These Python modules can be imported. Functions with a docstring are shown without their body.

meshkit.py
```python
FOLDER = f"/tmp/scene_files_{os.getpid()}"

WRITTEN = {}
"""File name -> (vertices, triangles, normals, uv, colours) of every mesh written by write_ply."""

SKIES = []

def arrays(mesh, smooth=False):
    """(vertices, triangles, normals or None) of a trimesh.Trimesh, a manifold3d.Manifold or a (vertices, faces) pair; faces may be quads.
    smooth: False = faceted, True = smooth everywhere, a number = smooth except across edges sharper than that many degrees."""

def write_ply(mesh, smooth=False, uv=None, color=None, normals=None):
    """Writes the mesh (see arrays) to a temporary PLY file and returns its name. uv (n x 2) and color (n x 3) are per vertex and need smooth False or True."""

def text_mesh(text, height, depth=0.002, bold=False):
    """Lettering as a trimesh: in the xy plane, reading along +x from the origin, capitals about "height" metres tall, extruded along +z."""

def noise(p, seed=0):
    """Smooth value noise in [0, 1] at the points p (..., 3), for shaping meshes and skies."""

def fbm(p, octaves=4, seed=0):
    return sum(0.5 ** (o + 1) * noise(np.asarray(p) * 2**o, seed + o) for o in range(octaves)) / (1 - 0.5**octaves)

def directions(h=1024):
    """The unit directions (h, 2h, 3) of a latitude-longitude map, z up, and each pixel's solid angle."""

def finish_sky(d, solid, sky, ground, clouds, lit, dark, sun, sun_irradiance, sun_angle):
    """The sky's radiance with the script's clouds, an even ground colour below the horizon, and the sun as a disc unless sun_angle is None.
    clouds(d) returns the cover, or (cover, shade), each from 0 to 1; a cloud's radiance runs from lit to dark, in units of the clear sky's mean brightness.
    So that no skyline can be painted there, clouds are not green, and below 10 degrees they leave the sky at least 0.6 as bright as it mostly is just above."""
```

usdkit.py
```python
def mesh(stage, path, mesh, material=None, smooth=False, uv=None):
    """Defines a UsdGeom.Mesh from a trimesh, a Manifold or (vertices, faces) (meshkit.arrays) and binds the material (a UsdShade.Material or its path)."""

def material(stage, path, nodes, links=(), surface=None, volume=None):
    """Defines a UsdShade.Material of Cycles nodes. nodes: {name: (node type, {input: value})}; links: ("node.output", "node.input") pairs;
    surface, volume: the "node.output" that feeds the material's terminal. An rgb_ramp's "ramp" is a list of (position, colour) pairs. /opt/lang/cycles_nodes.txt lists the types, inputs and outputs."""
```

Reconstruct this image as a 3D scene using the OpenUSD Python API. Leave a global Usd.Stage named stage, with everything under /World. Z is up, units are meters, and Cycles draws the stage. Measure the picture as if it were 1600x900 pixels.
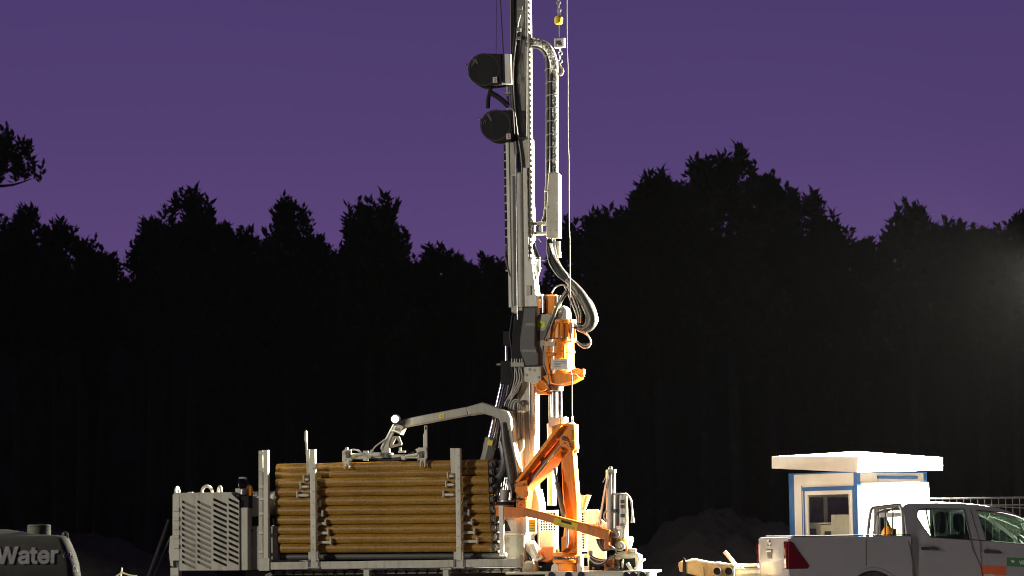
import math, random
import numpy as np, trimesh, usdkit, meshkit
from pxr import Usd, UsdGeom, UsdLux, UsdShade, Sdf, Gf
from shapely.geometry import Polygon, box as sbox

random.seed(7); rng = np.random.default_rng(7)
stage = Usd.Stage.CreateInMemory()
UsdGeom.SetStageUpAxis(stage, 'Z'); UsdGeom.SetStageMetersPerUnit(stage, 1.0)
UsdGeom.Xform.Define(stage, '/World'); UsdGeom.Scope.Define(stage, '/World/Looks')

# ------------------------------------------------------------------ camera, sky, exposure
F = 4000.0                                   # focal length in pixels of a 1600 px wide picture
EYE = np.array([0.0, 0.0, 1.35])
PITCH, ROLL = math.atan(390 / F), math.radians(0.7)
fwd = np.array([0, math.cos(PITCH), math.sin(PITCH)]); up0 = np.array([0, -math.sin(PITCH), math.cos(PITCH)]); right0 = np.array([1.0, 0, 0])
right = right0 * math.cos(ROLL) - up0 * math.sin(ROLL); up = right0 * math.sin(ROLL) + up0 * math.cos(ROLL)
cam = UsdGeom.Camera.Define(stage, '/World/camera')
cam.CreateHorizontalApertureAttr(36.0); cam.CreateVerticalApertureAttr(36.0 * 9 / 16); cam.CreateFocalLengthAttr(36.0 * F / 1600)
cam.CreateClippingRangeAttr((0.1, 5000.0)); cam.CreateExposureAttr(0.0); cam.CreateFStopAttr(2.4); cam.CreateFocusDistanceAttr(39.8)
cam.AddTransformOp().Set(Gf.Matrix4d(*right, 0, *up, 0, *(-fwd), 0, *EYE, 1))

def ray(px, py):
    return right * ((px - 800) / F) + up * ((450 - py) / F) + fwd
def at(px, py, y):                           # the point seen at a pixel of the photograph at the distance y
    d = ray(px, py); return EYE + d * (y / d[1])

M = {}
def mat(name, nodes, links, surface='p.BSDF', volume=None):
    M[name] = usdkit.material(stage, '/World/Looks/' + name, nodes, links, surface=surface, volume=volume); return M[name]

sky = mat('dusk_sky', {'tc': ('texture_coordinate', {}), 'sx': ('separate_xyz', {}), 'mr': ('map_range', {'from_min': 0.0, 'from_max': 1.0, 'to_min': 0.0, 'to_max': 1.0, 'clamp': True}),
     'r': ('rgb_ramp', {'ramp': [(0, (.150, .078, .230)), (.075, (.118, .064, .205)), (.16, (.083, .049, .168)), (.24, (.066, .041, .150)), (.45, (.034, .026, .095)), (1, (.016, .014, .055))]}),
     'n': ('noise_texture', {'scale': 2.2, 'detail': 2}), 'm2': ('map_range', {'from_min': .3, 'from_max': .7, 'to_min': .97, 'to_max': 1.03}), 'az': ('map_range', {'range_type': 'smoothstep', 'from_min': -1.0, 'from_max': 0.9, 'to_min': .35, 'to_max': 1.0, 'clamp': True}), 'mm': ('math', {'math_type': 'multiply'}),
     'bg': ('background_shader', {'strength': 1.0})},
    [('tc.generated', 'sx.vector'), ('tc.generated', 'n.vector'), ('sx.z', 'mr.value'), ('mr.result', 'r.fac'), ('r.color', 'bg.color'), ('n.fac', 'm2.value'), ('sx.y', 'az.value'), ('az.result', 'mm.value1'), ('m2.result', 'mm.value2'), ('mm.value', 'bg.strength')], surface='bg.background')
dome = UsdLux.DomeLight.Define(stage, '/World/sky'); dome.CreateIntensityAttr(1.0)
UsdShade.MaterialBindingAPI.Apply(dome.GetPrim()).Bind(sky)
for k, v in (('label', 'purple dusk sky above the forest'), ('category', 'sky'), ('kind', 'structure')): dome.GetPrim().SetCustomDataByKey(k, v)

KEY, LEFT_TOWER, CRANE_LAMP = 9000.0, 1050.0, 1.3   # the unseen light towers' and the crane lamp's strengths
KEY_AT, LEFT_TOWER_AT = np.array([9.47, 43.2, 5.8]), np.array([-20.0, 25.2, 6.2])
WARM, WARM2 = (1.0, .92, .76), (1.0, .94, .81)

# ------------------------------------------------------------------ materials
def paint(name, col, rough=.5, var=.12, dirt=.25, dirt_col=(.13, .11, .08), metal=0, scale=2.2, bump=.03, coat=0, fine=55):
    c = np.array(col)
    return mat(name, {'g': ('geometry', {}), 'n': ('noise_texture', {'scale': scale, 'detail': 7, 'roughness': .62}), 'f': ('noise_texture', {'scale': fine, 'detail': 3}),
        'r': ('rgb_ramp', {'ramp': [(.30, tuple(c * (1 - var))), (.5, tuple(c)), (.75, tuple(np.clip(c * (1 + var), 0, .92)))]}),
        'dm': ('map_range', {'from_min': .5, 'from_max': .68, 'to_min': 0, 'to_max': min(dirt * 1.5, .9), 'clamp': True}), 'n2': ('noise_texture', {'scale': scale * 3.1, 'detail': 9, 'roughness': .72}), 'mp': ('mapping', {'scale': (1.6, 1.6, .3)}),
        'mx': ('mix', {'color2': dirt_col}), 'rr': ('map_range', {'from_min': .2, 'from_max': .8, 'to_min': max(rough - .12, .04), 'to_max': min(rough + .15, 1)}),
        'b': ('bump', {'strength': bump * 6, 'distance': .004}), 'p': ('principled_bsdf', {'metallic': metal, 'coat_weight': coat, 'coat_roughness': .12})},
       [('g.position', 'n.vector'), ('g.position', 'f.vector'), ('g.position', 'mp.vector'), ('mp.vector', 'n2.vector'), ('n.fac', 'r.fac'), ('n2.fac', 'dm.value'), ('dm.result', 'mx.fac'), ('r.color', 'mx.color1'), ('mx.color', 'p.base_color'),
        ('n2.fac', 'rr.value'), ('rr.result', 'p.roughness'), ('f.fac', 'b.height'), ('b.normal', 'p.normal')])
paint('grey_paint', (.46, .44, .36), .55)
paint('pale_paint', (.56, .54, .44), .58, dirt=.13)
paint('white_paint', (.70, .69, .60), .55, dirt=.2)
paint('louvre_grey', (.20, .185, .145), .6, var=.4, scale=30)
paint('crane_grey', (.36, .35, .29), .5)
paint('dark_grey', (.085, .085, .082), .5)
paint('mid_grey', (.17, .17, .155), .45)
paint('sheath', (.06, .06, .052), .38, var=.6, scale=26, dirt=.5, dirt_col=(.3, .29, .25))
paint('black_steel', (.006, .006, .006), .85, dirt=.1, dirt_col=(.03, .027, .024))
paint('rubber', (.02, .02, .02), .42, dirt=.35, dirt_col=(.07, .065, .055))
paint('grey_hose', (.12, .115, .10), .35)
paint('pale_hose', (.46, .45, .40), .4)
paint('chrome', (.62, .63, .66), .2, metal=1, var=.05, dirt=.1, bump=.01)
paint('steel', (.38, .37, .34), .36, metal=.8, dirt=.3)
paint('orange', (.82, .265, .02), .42, var=.12, dirt=.3, dirt_col=(.20, .085, .03), coat=.2)
paint('dull_orange', (.66, .20, .035), .5, var=.18, dirt=.45, dirt_col=(.24, .11, .05))
paint('beacon_orange', (.85, .33, .03), .25, dirt=0)
paint('yellow', (.78, .55, .02), .5, dirt=.15)
paint('lime', (.55, .70, .03), .5, dirt=.15)
paint('sign_black', (.02, .02, .02), .5, dirt=0)
paint('plate_white', (.72, .70, .64), .5, dirt=.25)
paint('plate_pink', (.70, .56, .53), .5, dirt=.15)
paint('kiosk_white', (.80, .77, .68), .5, var=.04, dirt=.06, dirt_col=(.4, .36, .28))
paint('kiosk_blue', (.035, .125, .34), .45, var=.1, dirt=.1)
paint('truck_paint', (.245, .25, .275), .38, var=.04, dirt=.3, dirt_col=(.24, .20, .16), coat=.12)
paint('black_plastic', (.02, .02, .021), .55, dirt=.2)
paint('seat_cloth', (.03, .03, .033), .85, dirt=0)
paint('decal_red', (.55, .10, .035), .5, dirt=.2)
paint('decal_green', (.035, .16, .07), .5, dirt=.15)
paint('tank_green', (.075, .08, .06), .75, var=.3, dirt=.2, dirt_col=(.17, .16, .10), scale=1.6)
paint('letter_grey', (.52, .51, .48), .6, dirt=.2)
paint('letter_tan', (.40, .37, .26), .6, dirt=.2)
paint('yellow_tube', (.58, .42, .19), .5, dirt=.35, var=.2)
paint('galvanised', (.45, .45, .42), .4, metal=.6)
paint('bark', (.014, .013, .011), .9, dirt=.2)
paint('tyre', (.02, .02, .02), .8, dirt=.4, dirt_col=(.10, .085, .06))
paint('shoe_steel', (.22, .20, .16), .6, dirt=.6, dirt_col=(.16, .13, .09))
paint('ribbon_white', (.75, .74, .7), .6, dirt=.05)
paint('tape_yellow', (.75, .66, .35), .6, dirt=.1)
mat('pipe_rust', {'g': ('geometry', {}), 'tc': ('texture_coordinate', {}), 'mp': ('mapping', {'scale': (.35, 1, 1)}), 'n': ('noise_texture', {'scale': 9, 'detail': 8, 'roughness': .68}), 'f': ('noise_texture', {'scale': 38, 'detail': 6, 'roughness': .8}),
     'oi': ('object_info', {}), 'ad': ('math', {'math_type': 'multiply_add', 'value2': .22, 'value3': -.11}), 's': ('math', {'math_type': 'add'}),
     'r': ('rgb_ramp', {'ramp': [(.15, (.22, .105, .014)), (.42, (.38, .20, .028)), (.58, (.47, .26, .04)), (.85, (.54, .34, .085))]}), 'm': ('mix', {'mix_type': 'multiply', 'fac': .7}),
     'fr': ('rgb_ramp', {'ramp': [(.38, (.28, .25, .2)), (.56, (1, 1, 1))]}), 'b': ('bump', {'strength': .5, 'distance': .004}), 'p': ('principled_bsdf', {'roughness': .42, 'diffuse_roughness': .7})},
    [('tc.object', 'mp.vector'), ('mp.vector', 'n.vector'), ('g.position', 'f.vector'), ('oi.random', 'ad.value1'), ('n.fac', 's.value1'), ('ad.value', 's.value2'), ('s.value', 'r.fac'), ('r.color', 'm.color1'), ('f.fac', 'fr.fac'), ('fr.color', 'm.color2'), ('m.color', 'p.base_color'), ('f.fac', 'b.height'), ('b.normal', 'p.normal')])
mat('mesh_wrap', {'g': ('geometry', {}), 'v': ('voronoi_texture', {'scale': 30, 'feature': 'f1'}), 'r': ('rgb_ramp', {'ramp': [(.25, (.85, .85, .8)), (.5, (.36, .36, .33)), (.8, (.10, .10, .095))]}), 'b': ('bump', {'strength': .8, 'distance': .012}),
     'p': ('principled_bsdf', {'roughness': .28, 'metallic': .25})}, [('g.position', 'v.vector'), ('v.distance', 'r.fac'), ('r.color', 'p.base_color'), ('v.distance', 'b.height'), ('b.normal', 'p.normal')])
mat('dirt', {'g': ('geometry', {}), 'n': ('noise_texture', {'scale': .9, 'detail': 9, 'roughness': .7}), 'r': ('rgb_ramp', {'ramp': [(.3, (.018, .015, .013)), (.55, (.035, .029, .025)), (.8, (.06, .05, .042))]}), 'f': ('noise_texture', {'scale': 7, 'detail': 8, 'roughness': .7}),
     'b': ('bump', {'strength': .8, 'distance': .08}), 'p': ('principled_bsdf', {'roughness': .95})}, [('g.position', 'n.vector'), ('g.position', 'f.vector'), ('n.fac', 'r.fac'), ('r.color', 'p.base_color'), ('f.fac', 'b.height'), ('b.normal', 'p.normal')])
def leafmat(name, a, b):
    mat(name, {'g': ('geometry', {}), 'n': ('noise_texture', {'scale': .8, 'detail': 4}), 'r': ('rgb_ramp', {'ramp': [(.3, a), (.7, b)]}), 'd': ('principled_bsdf', {'roughness': .7}), 't': ('translucent_bsdf', {}), 'm': ('mix_closure', {'fac': .25})},
        [('g.position', 'n.vector'), ('n.fac', 'r.fac'), ('r.color', 'd.base_color'), ('r.color', 't.color'), ('d.BSDF', 'm.closure1'), ('t.BSDF', 'm.closure2')], surface='m.closure')
leafmat('pine_needles', (.014, .021, .011), (.03, .042, .022)); leafmat('pine_needles_grey', (.024, .034, .022), (.05, .064, .04)); leafmat('thicket_leaves', (.012, .017, .010), (.024, .031, .018))  # grey needles: lamp light at the right edge painted into the colour
def pane(name, tint, rough=.02, gl=(1, 1, 1)):
    mat(name, {'t': ('transparent_bsdf', {'color': tint}), 'g': ('glossy_bsdf', {'color': gl, 'roughness': rough}), 'f': ('layer_weight', {'blend': .5}), 'pw': ('math', {'math_type': 'power', 'value2': 4.5}), 'sc': ('math', {'math_type': 'multiply_add', 'value2': .85, 'value3': .035}), 'm': ('mix_closure', {})},
        [('f.facing', 'pw.value1'), ('pw.value', 'sc.value1'), ('sc.value', 'm.fac'), ('t.BSDF', 'm.closure1'), ('g.BSDF', 'm.closure2')], surface='m.closure')
pane('window_glass', (.9, .92, .88)); pane('truck_glass', (.66, .74, .69)); pane('bowl_glass', (.35, .36, .36))
mat('dusty_glass', {'g': ('geometry', {}), 'n': ('noise_texture', {'scale': 5, 'detail': 7, 'roughness': .7}), 'r': ('map_range', {'from_min': .35, 'from_max': .7, 'to_min': .25, 'to_max': .75}), 't': ('transparent_bsdf', {'color': (.8, .82, .78)}), 'd': ('diffuse_bsdf', {'color': (.30, .30, .22)}), 'm': ('mix_closure', {})}, [('g.position', 'n.vector'), ('n.fac', 'r.value'), ('r.result', 'm.fac'), ('t.BSDF', 'm.closure1'), ('d.BSDF', 'm.closure2')], surface='m.closure')  # mottled olive coat painted in for tree reflections in the kiosk window
mat('red_lens', {'n': ('noise_texture', {'scale': 20}), 'p': ('principled_bsdf', {'base_color': (.085, .004, .006), 'roughness': .12, 'coat_weight': .8})}, [])
mat('clear_lens', {'p': ('principled_bsdf', {'base_color': (.6, .55, .5), 'roughness': .15, 'coat_weight': .5})}, [])
def glow(name, col, s): mat(name, {'e': ('emission', {'color': col, 'strength': s})}, [], surface='e.emission')
glow('lamp_glow', (1.0, .95, .82), 60.0); glow('tower_glow', (1.0, .93, .78), 40.0)

# ------------------------------------------------------------------ mesh helpers, all in world coordinates
T = trimesh.Trimesh
def cat(*ms): return trimesh.util.concatenate([m for m in ms])
class Frame:
    """Upright axes: u along a thing's length, v away from the camera, z up, from an origin on the ground."""
    def __init__(s, origin, yaw):
        a = math.radians(yaw); s.yaw = yaw; s.o = np.array([origin[0], origin[1], 0.0])
        s.u = np.array([math.cos(a), math.sin(a), 0]); s.v = np.array([-math.sin(a), math.cos(a), 0]); s.z = np.array([0, 0, 1.0])
    def w(s, u, v, z): return s.o + s.u * u + s.v * v + s.z * z
    def L(s, p): d = np.asarray(p) - s.o; return np.array([d @ s.u, d @ s.v, d[2]])
    def P(s, px, py, v=0.0):               # the point of the plane v that the photograph shows at this pixel
        d = ray(px, py); t = (v - (EYE - s.o) @ s.v) / (d @ s.v); return EYE + d * t
    def uz(s, px, py, v): l = s.L(s.P(px, py, v)); return np.array([l[0], l[2]])
    def out(s, m):                         # a mesh in (u, v, z) to the world
        m = m.copy(); V = np.asarray(m.vertices); m.vertices = s.o + V[:, :1] * s.u + V[:, 1:2] * s.v + V[:, 2:] * s.z; return m
def fixn(m):
    if m.volume < 0: m.invert()
    return m
def prism(poly, v0, v1, bev=.006):
    """A chamfered prism in (u, v, z) over the outline poly of (u, z) points."""
    p = np.asarray(poly, float)
    if Polygon(p).exterior.is_ccw is False: p = p[::-1]
    n = len(p); e = np.roll(p, -1, 0) - p; ln = np.maximum(np.linalg.norm(e, axis=1, keepdims=True), 1e-9); e /= ln
    nin = np.stack([-e[:, 1], e[:, 0]], 1); a, b = np.roll(nin, 1, 0), nin
    k = a + b; k /= np.maximum((k * k).sum(1, keepdims=True) / 2, .25)
    bev = min(bev, ln.min() * .3, (v1 - v0) * .3); q = p + k * bev
    if not Polygon(q).is_valid: q, bev = p, 0
    def ring(pp, v): return np.stack([pp[:, 0], np.full(n, v), pp[:, 1]], 1)
    V = np.vstack([ring(q, v0), ring(p, v0 + bev), ring(p, v1 - bev), ring(q, v1)])
    tri = trimesh.creation.triangulate_polygon(Polygon(q), engine='earcut')
    tv, tf = tri; idx = np.array([np.argmin(((q - x) ** 2).sum(1)) for x in tv]); tf = idx[tf]
    Fs = [tf, tf[:, ::-1] + 3 * n]
    for r in range(3):
        i = np.arange(n); j = (i + 1) % n; o = r * n
        Fs += [np.stack([i + o, i + o + n, j + o], 1), np.stack([j + o, i + o + n, j + o + n], 1)]
    return fixn(T(V, np.vstack(Fs), process=False))
def plate(fr, pts, v, t, bev=.006):
    return fr.out(prism([fr.uz(x, y, v) for x, y in pts], v, v + t, bev))
def holed(fr, pts, holes, v, t):
    pl = Polygon([fr.uz(x, y, v) for x, y in pts], [[fr.uz(x, y, v) for x, y in h] for h in holes])
    m = trimesh.creation.extrude_polygon(pl, t, engine='earcut'); V = np.array(m.vertices)
    m.vertices = np.stack([V[:, 0], v + V[:, 2], V[:, 1]], 1); m.invert(); return fr.out(fixn(m))
def lbox(c0, c1, bev=.006):
    c0, c1 = np.minimum(c0, c1), np.maximum(c0, c1)
    return prism([(c0[0], c0[2]), (c1[0], c0[2]), (c1[0], c1[2]), (c0[0], c1[2])], c0[1], c1[1], bev)
def pbox(fr, x0, y0, x1, y1, v, t, bev=.006):
    u0, u1 = fr.uz(x0, (y0 + y1) / 2, v)[0], fr.uz(x1, (y0 + y1) / 2, v)[0]
    z0, z1 = fr.uz((x0 + x1) / 2, y1, v)[1], fr.uz((x0 + x1) / 2, y0, v)[1]
    return fr.out(lbox((u0, v, z0), (u1, v + t, z1), bev))
def basis(d, upv=(0, 0, 1)):
    d = d / np.linalg.norm(d); a = np.cross(d, upv)
    if np.linalg.norm(a) < 1e-3: a = np.cross(d, (0, 1, 0))
    a /= np.linalg.norm(a); return d, a, np.cross(a, d)
def beam(p, q, w, h, bev=.006, upv=(0, 0, 1)):
    p, q = np.asarray(p, float), np.asarray(q, float); d, a, b = basis(q - p, upv); L = np.linalg.norm(q - p)
    m = lbox((-w / 2, 0, -h / 2), (w / 2, L, h / 2), bev); V = np.asarray(m.vertices)
    m.vertices = p + V[:, :1] * a + V[:, 1:2] * d + V[:, 2:] * b; return fixn(m)
def lathe(p, q, prof, n=20):
    """Turned about the axis p-q; prof: (distance along the axis in metres, radius)."""
    p, q = np.asarray(p, float), np.asarray(q, float); d, a, b = basis(q - p); th = np.arange(n) / n * 2 * np.pi
    rings = [p + d * t + r * (np.cos(th)[:, None] * a + np.sin(th)[:, None] * b) for t, r in prof]
    V = np.vstack(rings + [p + d * prof[0][0], p + d * prof[-1][0]]); m = len(prof); Fs = []
    i = np.arange(n); j = (i + 1) % n
    for k in range(m - 1):
        Fs += [np.stack([i + k * n, j + k * n, i + (k + 1) * n], 1), np.stack([j + k * n, j + (k + 1) * n, i + (k + 1) * n], 1)]
    Fs += [np.stack([j, i, np.full(n, m * n)], 1), np.stack([i + (m - 1) * n, j + (m - 1) * n, np.full(n, m * n + 1)], 1)]
    return fixn(T(V, np.vstack(Fs), process=False))
def cyl(p, q, r, n=18, bev=.006):
    L = np.linalg.norm(np.asarray(q) - np.asarray(p)); b = min(bev, r * .4, L * .3)
    return lathe(p, q, [(0, r - b), (b, r), (L - b, r), (L, r - b)], n)
def hollow(p, q, r, w, n=20):
    L = np.linalg.norm(np.asarray(q) - np.asarray(p)); return lathe(p, q, [(.12, .001), (.12, r - w), (0, r - w), (0, r), (L, r), (L, r - w), (L - .12, r - w), (L - .12, .001)], n)
def curve(pts, k=6):
    p = np.asarray(pts, float)
    if len(p) < 3: return p
    e = np.vstack([2 * p[0] - p[1], p, 2 * p[-1] - p[-2]]); o = []
    for i in range(1, len(e) - 2):
        for t in np.arange(k) / k:
            a, b, c, d = e[i - 1], e[i], e[i + 1], e[i + 2]
            o.append(.5 * (2 * b + (c - a) * t + (2 * a - 5 * b + 4 * c - d) * t * t + (3 * b - a - 3 * c + d) * t ** 3))
    return np.array(o + [p[-1]])
def tube(pts, r, n=8, smooth=True, k=6, close=False):
    c = curve(pts, k) if smooth else np.asarray(pts, float); m = len(c); r = np.broadcast_to(r, m) if np.ndim(r) == 0 else np.interp(np.linspace(0, 1, m), np.linspace(0, 1, len(r)), r)
    t = np.gradient(c, axis=0); t /= np.maximum(np.linalg.norm(t, axis=1, keepdims=True), 1e-9); _, a, _ = basis(t[0]); V = []; th = np.arange(n) / n * 2 * np.pi
    for i in range(m):
        a = a - t[i] * (a @ t[i]); a /= np.linalg.norm(a); b = np.cross(t[i], a); V.append(c[i] + r[i] * (np.cos(th)[:, None] * a + np.sin(th)[:, None] * b))
    i = np.arange(n); j = (i + 1) % n; Fs = []
    for q in range(m - 1): Fs += [np.stack([i + q * n, j + q * n, i + (q + 1) * n], 1), np.stack([j + q * n, j + (q + 1) * n, i + (q + 1) * n], 1)]
    V = np.vstack(V + [c[:1], c[-1:]]); Fs += [np.stack([j, i, np.full(n, m * n)], 1), np.stack([i + (m - 1) * n, j + (m - 1) * n, np.full(n, m * n + 1)], 1)]
    return fixn(T(V, np.vstack(Fs), process=False))
def ring(c, axis, R, r, n=24, k=10):
    d, a, b = basis(np.asarray(axis, float)); th = np.arange(n) / n * 2 * np.pi; ph = np.arange(k) / k * 2 * np.pi
    rad = np.cos(th)[:, None] * a + np.sin(th)[:, None] * b
    V = (np.asarray(c) + rad[:, None, :] * (R + r * np.cos(ph))[None, :, None] + d * (r * np.sin(ph))[None, :, None]).reshape(-1, 3)
    i, j = np.meshgrid(np.arange(n), np.arange(k), indexing='ij'); A = (i * k + j).ravel(); B = (((i + 1) % n) * k + j).ravel(); C = (((i + 1) % n) * k + (j + 1) % k).ravel(); D = (i * k + (j + 1) % k).ravel()
    return fixn(T(V, np.vstack([np.stack([A, B, C], 1), np.stack([A, C, D], 1)]), process=False))
def ball(c, r, sq=(1, 1, 1), sub=2):
    m = trimesh.creation.icosphere(sub, r); m.vertices = np.asarray(m.vertices) * sq + np.asarray(c); return m
def text(fr, s, h, p, bold=True, depth=.004):
    """Lettering standing on a face that looks along -v, its lower left at the world point p."""
    m = meshkit.text_mesh(s, h, depth, bold=bold); V = np.array(m.vertices); l = fr.L(p)
    m.vertices = np.stack([l[0] + V[:, 0], l[1] - V[:, 2], l[2] + V[:, 1]], 1); return fr.out(fixn(m))
def crop(ox, oy, s): return lambda *pts: [(ox + x / s, oy + y / s) for x, y in pts]

# ------------------------------------------------------------------ things, parts and sub-parts
USED = {}
def numbered(parent, name):
    k = (parent, name); n = USED.get(k, 0); USED[k] = n + 1; return f'{parent}/{name}' + (f'_{n:03d}' if n else '')
def tags(prim, label=None, category=None, group=None, kind=None):
    for k, v in (('label', label), ('category', category), ('group', group), ('kind', kind)):
        if v: prim.SetCustomDataByKey(k, v)
TRIS = [0]
class Thing:
    def __init__(s, name, label, category, yaw=0.0, group=None, kind=None): s.a = (name, label, category, group, kind); s.yaw = yaw; s.parts = []; s.copies = []
    def add(s, name, mesh, m, parent=None, label=None, smooth=35, kind=None): s.parts.append((name, mesh, m, parent, label, smooth, kind)); return len(s.parts) - 1
    def done(s):
        V = np.vstack([np.asarray(p[1].vertices) for p in s.parts]); lo, hi = V.min(0), V.max(0); base = np.array([(lo[0] + hi[0]) / 2, (lo[1] + hi[1]) / 2, lo[2]])
        name, label, category, group, kind = s.a; path = numbered('/World', name); s.base = base
        x = UsdGeom.Xform.Define(stage, path); x.AddTranslateOp().Set(Gf.Vec3d(*map(float, base))); x.AddRotateZOp().Set(s.yaw)
        tags(x.GetPrim(), label, category, group, kind); a = math.radians(-s.yaw); c, q = math.cos(a), math.sin(a); paths = []
        for (nm, mesh, m, par, lab, sm, kd) in s.parts:
            mm = mesh.copy(); W = np.asarray(mm.vertices) - base; mm.vertices = np.stack([W[:, 0] * c - W[:, 1] * q, W[:, 0] * q + W[:, 1] * c, W[:, 2]], 1)
            pp = numbered(path if par is None else paths[par], nm); paths.append(pp); TRIS[0] += len(mm.faces)
            pr = usdkit.mesh(stage, pp, mm, M[m], smooth=sm).GetPrim(); tags(pr, lab, None, None, kd)
        s.path = path; return s
def single(name, mesh, m, label, category, group=None, kind=None, smooth=35):
    path = numbered('/World', name); c = np.asarray(mesh.bounds); base = np.array([c[:, 0].mean(), c[:, 1].mean(), c[0, 2]]); mm = mesh.copy(); mm.vertices = np.asarray(mm.vertices) - base; TRIS[0] += len(mm.faces)
    g = usdkit.mesh(stage, path, mm, M[m], smooth=smooth); g.AddTranslateOp().Set(Gf.Vec3d(*map(float, base))); tags(g.GetPrim(), label, category, group, kind); return g
def copy(src, world_base, yaw, label, group=None, name=None):
    p = numbered('/World', name or src.a[0]); x = UsdGeom.Xform.Define(stage, p); x.AddTranslateOp().Set(Gf.Vec3d(*map(float, world_base))); x.AddRotateZOp().Set(yaw)
    pr = x.GetPrim(); pr.GetReferences().AddInternalReference(src.path); pr.SetInstanceable(True); tags(pr, label, src.a[2], group); return x

# ------------------------------------------------------------------ ground and mounds
def ground():
    g = np.concatenate([np.linspace(-3000, -160, 12), np.linspace(-150, 150, 121), np.linspace(160, 3000, 12)]); n = len(g)
    X, Y = np.meshgrid(g, g + 40, indexing='ij'); p = np.stack([X, Y, X * 0], -1); near = np.clip(1 - (np.hypot(X, Y - 40) - 120) / 60, 0, 1)
    Z = (meshkit.fbm(p * .35, 4, 3) - .5) * .14 * near - .03; p[..., 2] = Z
    i, j = np.meshgrid(np.arange(n - 1), np.arange(n - 1), indexing='ij'); A = (i * n + j).ravel()
    f = np.vstack([np.stack([A, A + n, A + n + 1], 1), np.stack([A, A + n + 1, A + 1], 1)]); usdkit.mesh(stage, '/World/ground', (p.reshape(-1, 3), f), M['dirt'], smooth=True)
    tags(stage.GetPrimAtPath('/World/ground'), 'bare dark dirt of the work site', 'ground', kind='structure')
ground()
def mound(c, R, H, seed, label, k=70):
    r = np.linspace(0, 1.15, k); th = np.linspace(0, 2 * np.pi, 2 * k, endpoint=False); RR, TH = np.meshgrid(r, th, indexing='ij')
    X, Y = RR * np.cos(TH) * R[0], RR * np.sin(TH) * R[1]; p = np.stack([X + c[0], Y + c[1], X * 0], -1)
    h = np.clip(1 - RR ** 2, 0, 1) ** 1.3 * (.45 + .95 * meshkit.fbm(p * .55, 4, seed)) + (meshkit.fbm(p * 2.2, 4, seed + 9) - .5) * .22 * (RR < 1.0)
    p[..., 2] = h * H - .25 * (RR > .97); m2 = 2 * k; i, j = np.meshgrid(np.arange(k - 1), np.arange(m2), indexing='ij'); A = (i * m2 + j).ravel(); B = (i * m2 + (j + 1) % m2).ravel()
    f = np.vstack([np.stack([A, A + m2, B + m2], 1), np.stack([A, B + m2, B], 1)]); single('dirt_mound', T(p.reshape(-1, 3), f, process=False), 'dirt', label, 'dirt mound', kind='structure', smooth=50)
mound((4.7, 59, 0), (3.6, 3.0), 1.9, 4, 'dark heap of dug earth behind the drilling table, left of the kiosk')
mound((-10.0, 57, 0), (5.0, 3.0), 1.55, 11, 'low dark heap of earth behind the water tank and the grille')
mound((11.5, 62, 0), (6.0, 3.0), 1.4, 21, 'low dark heap of earth behind the kiosk')

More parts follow.
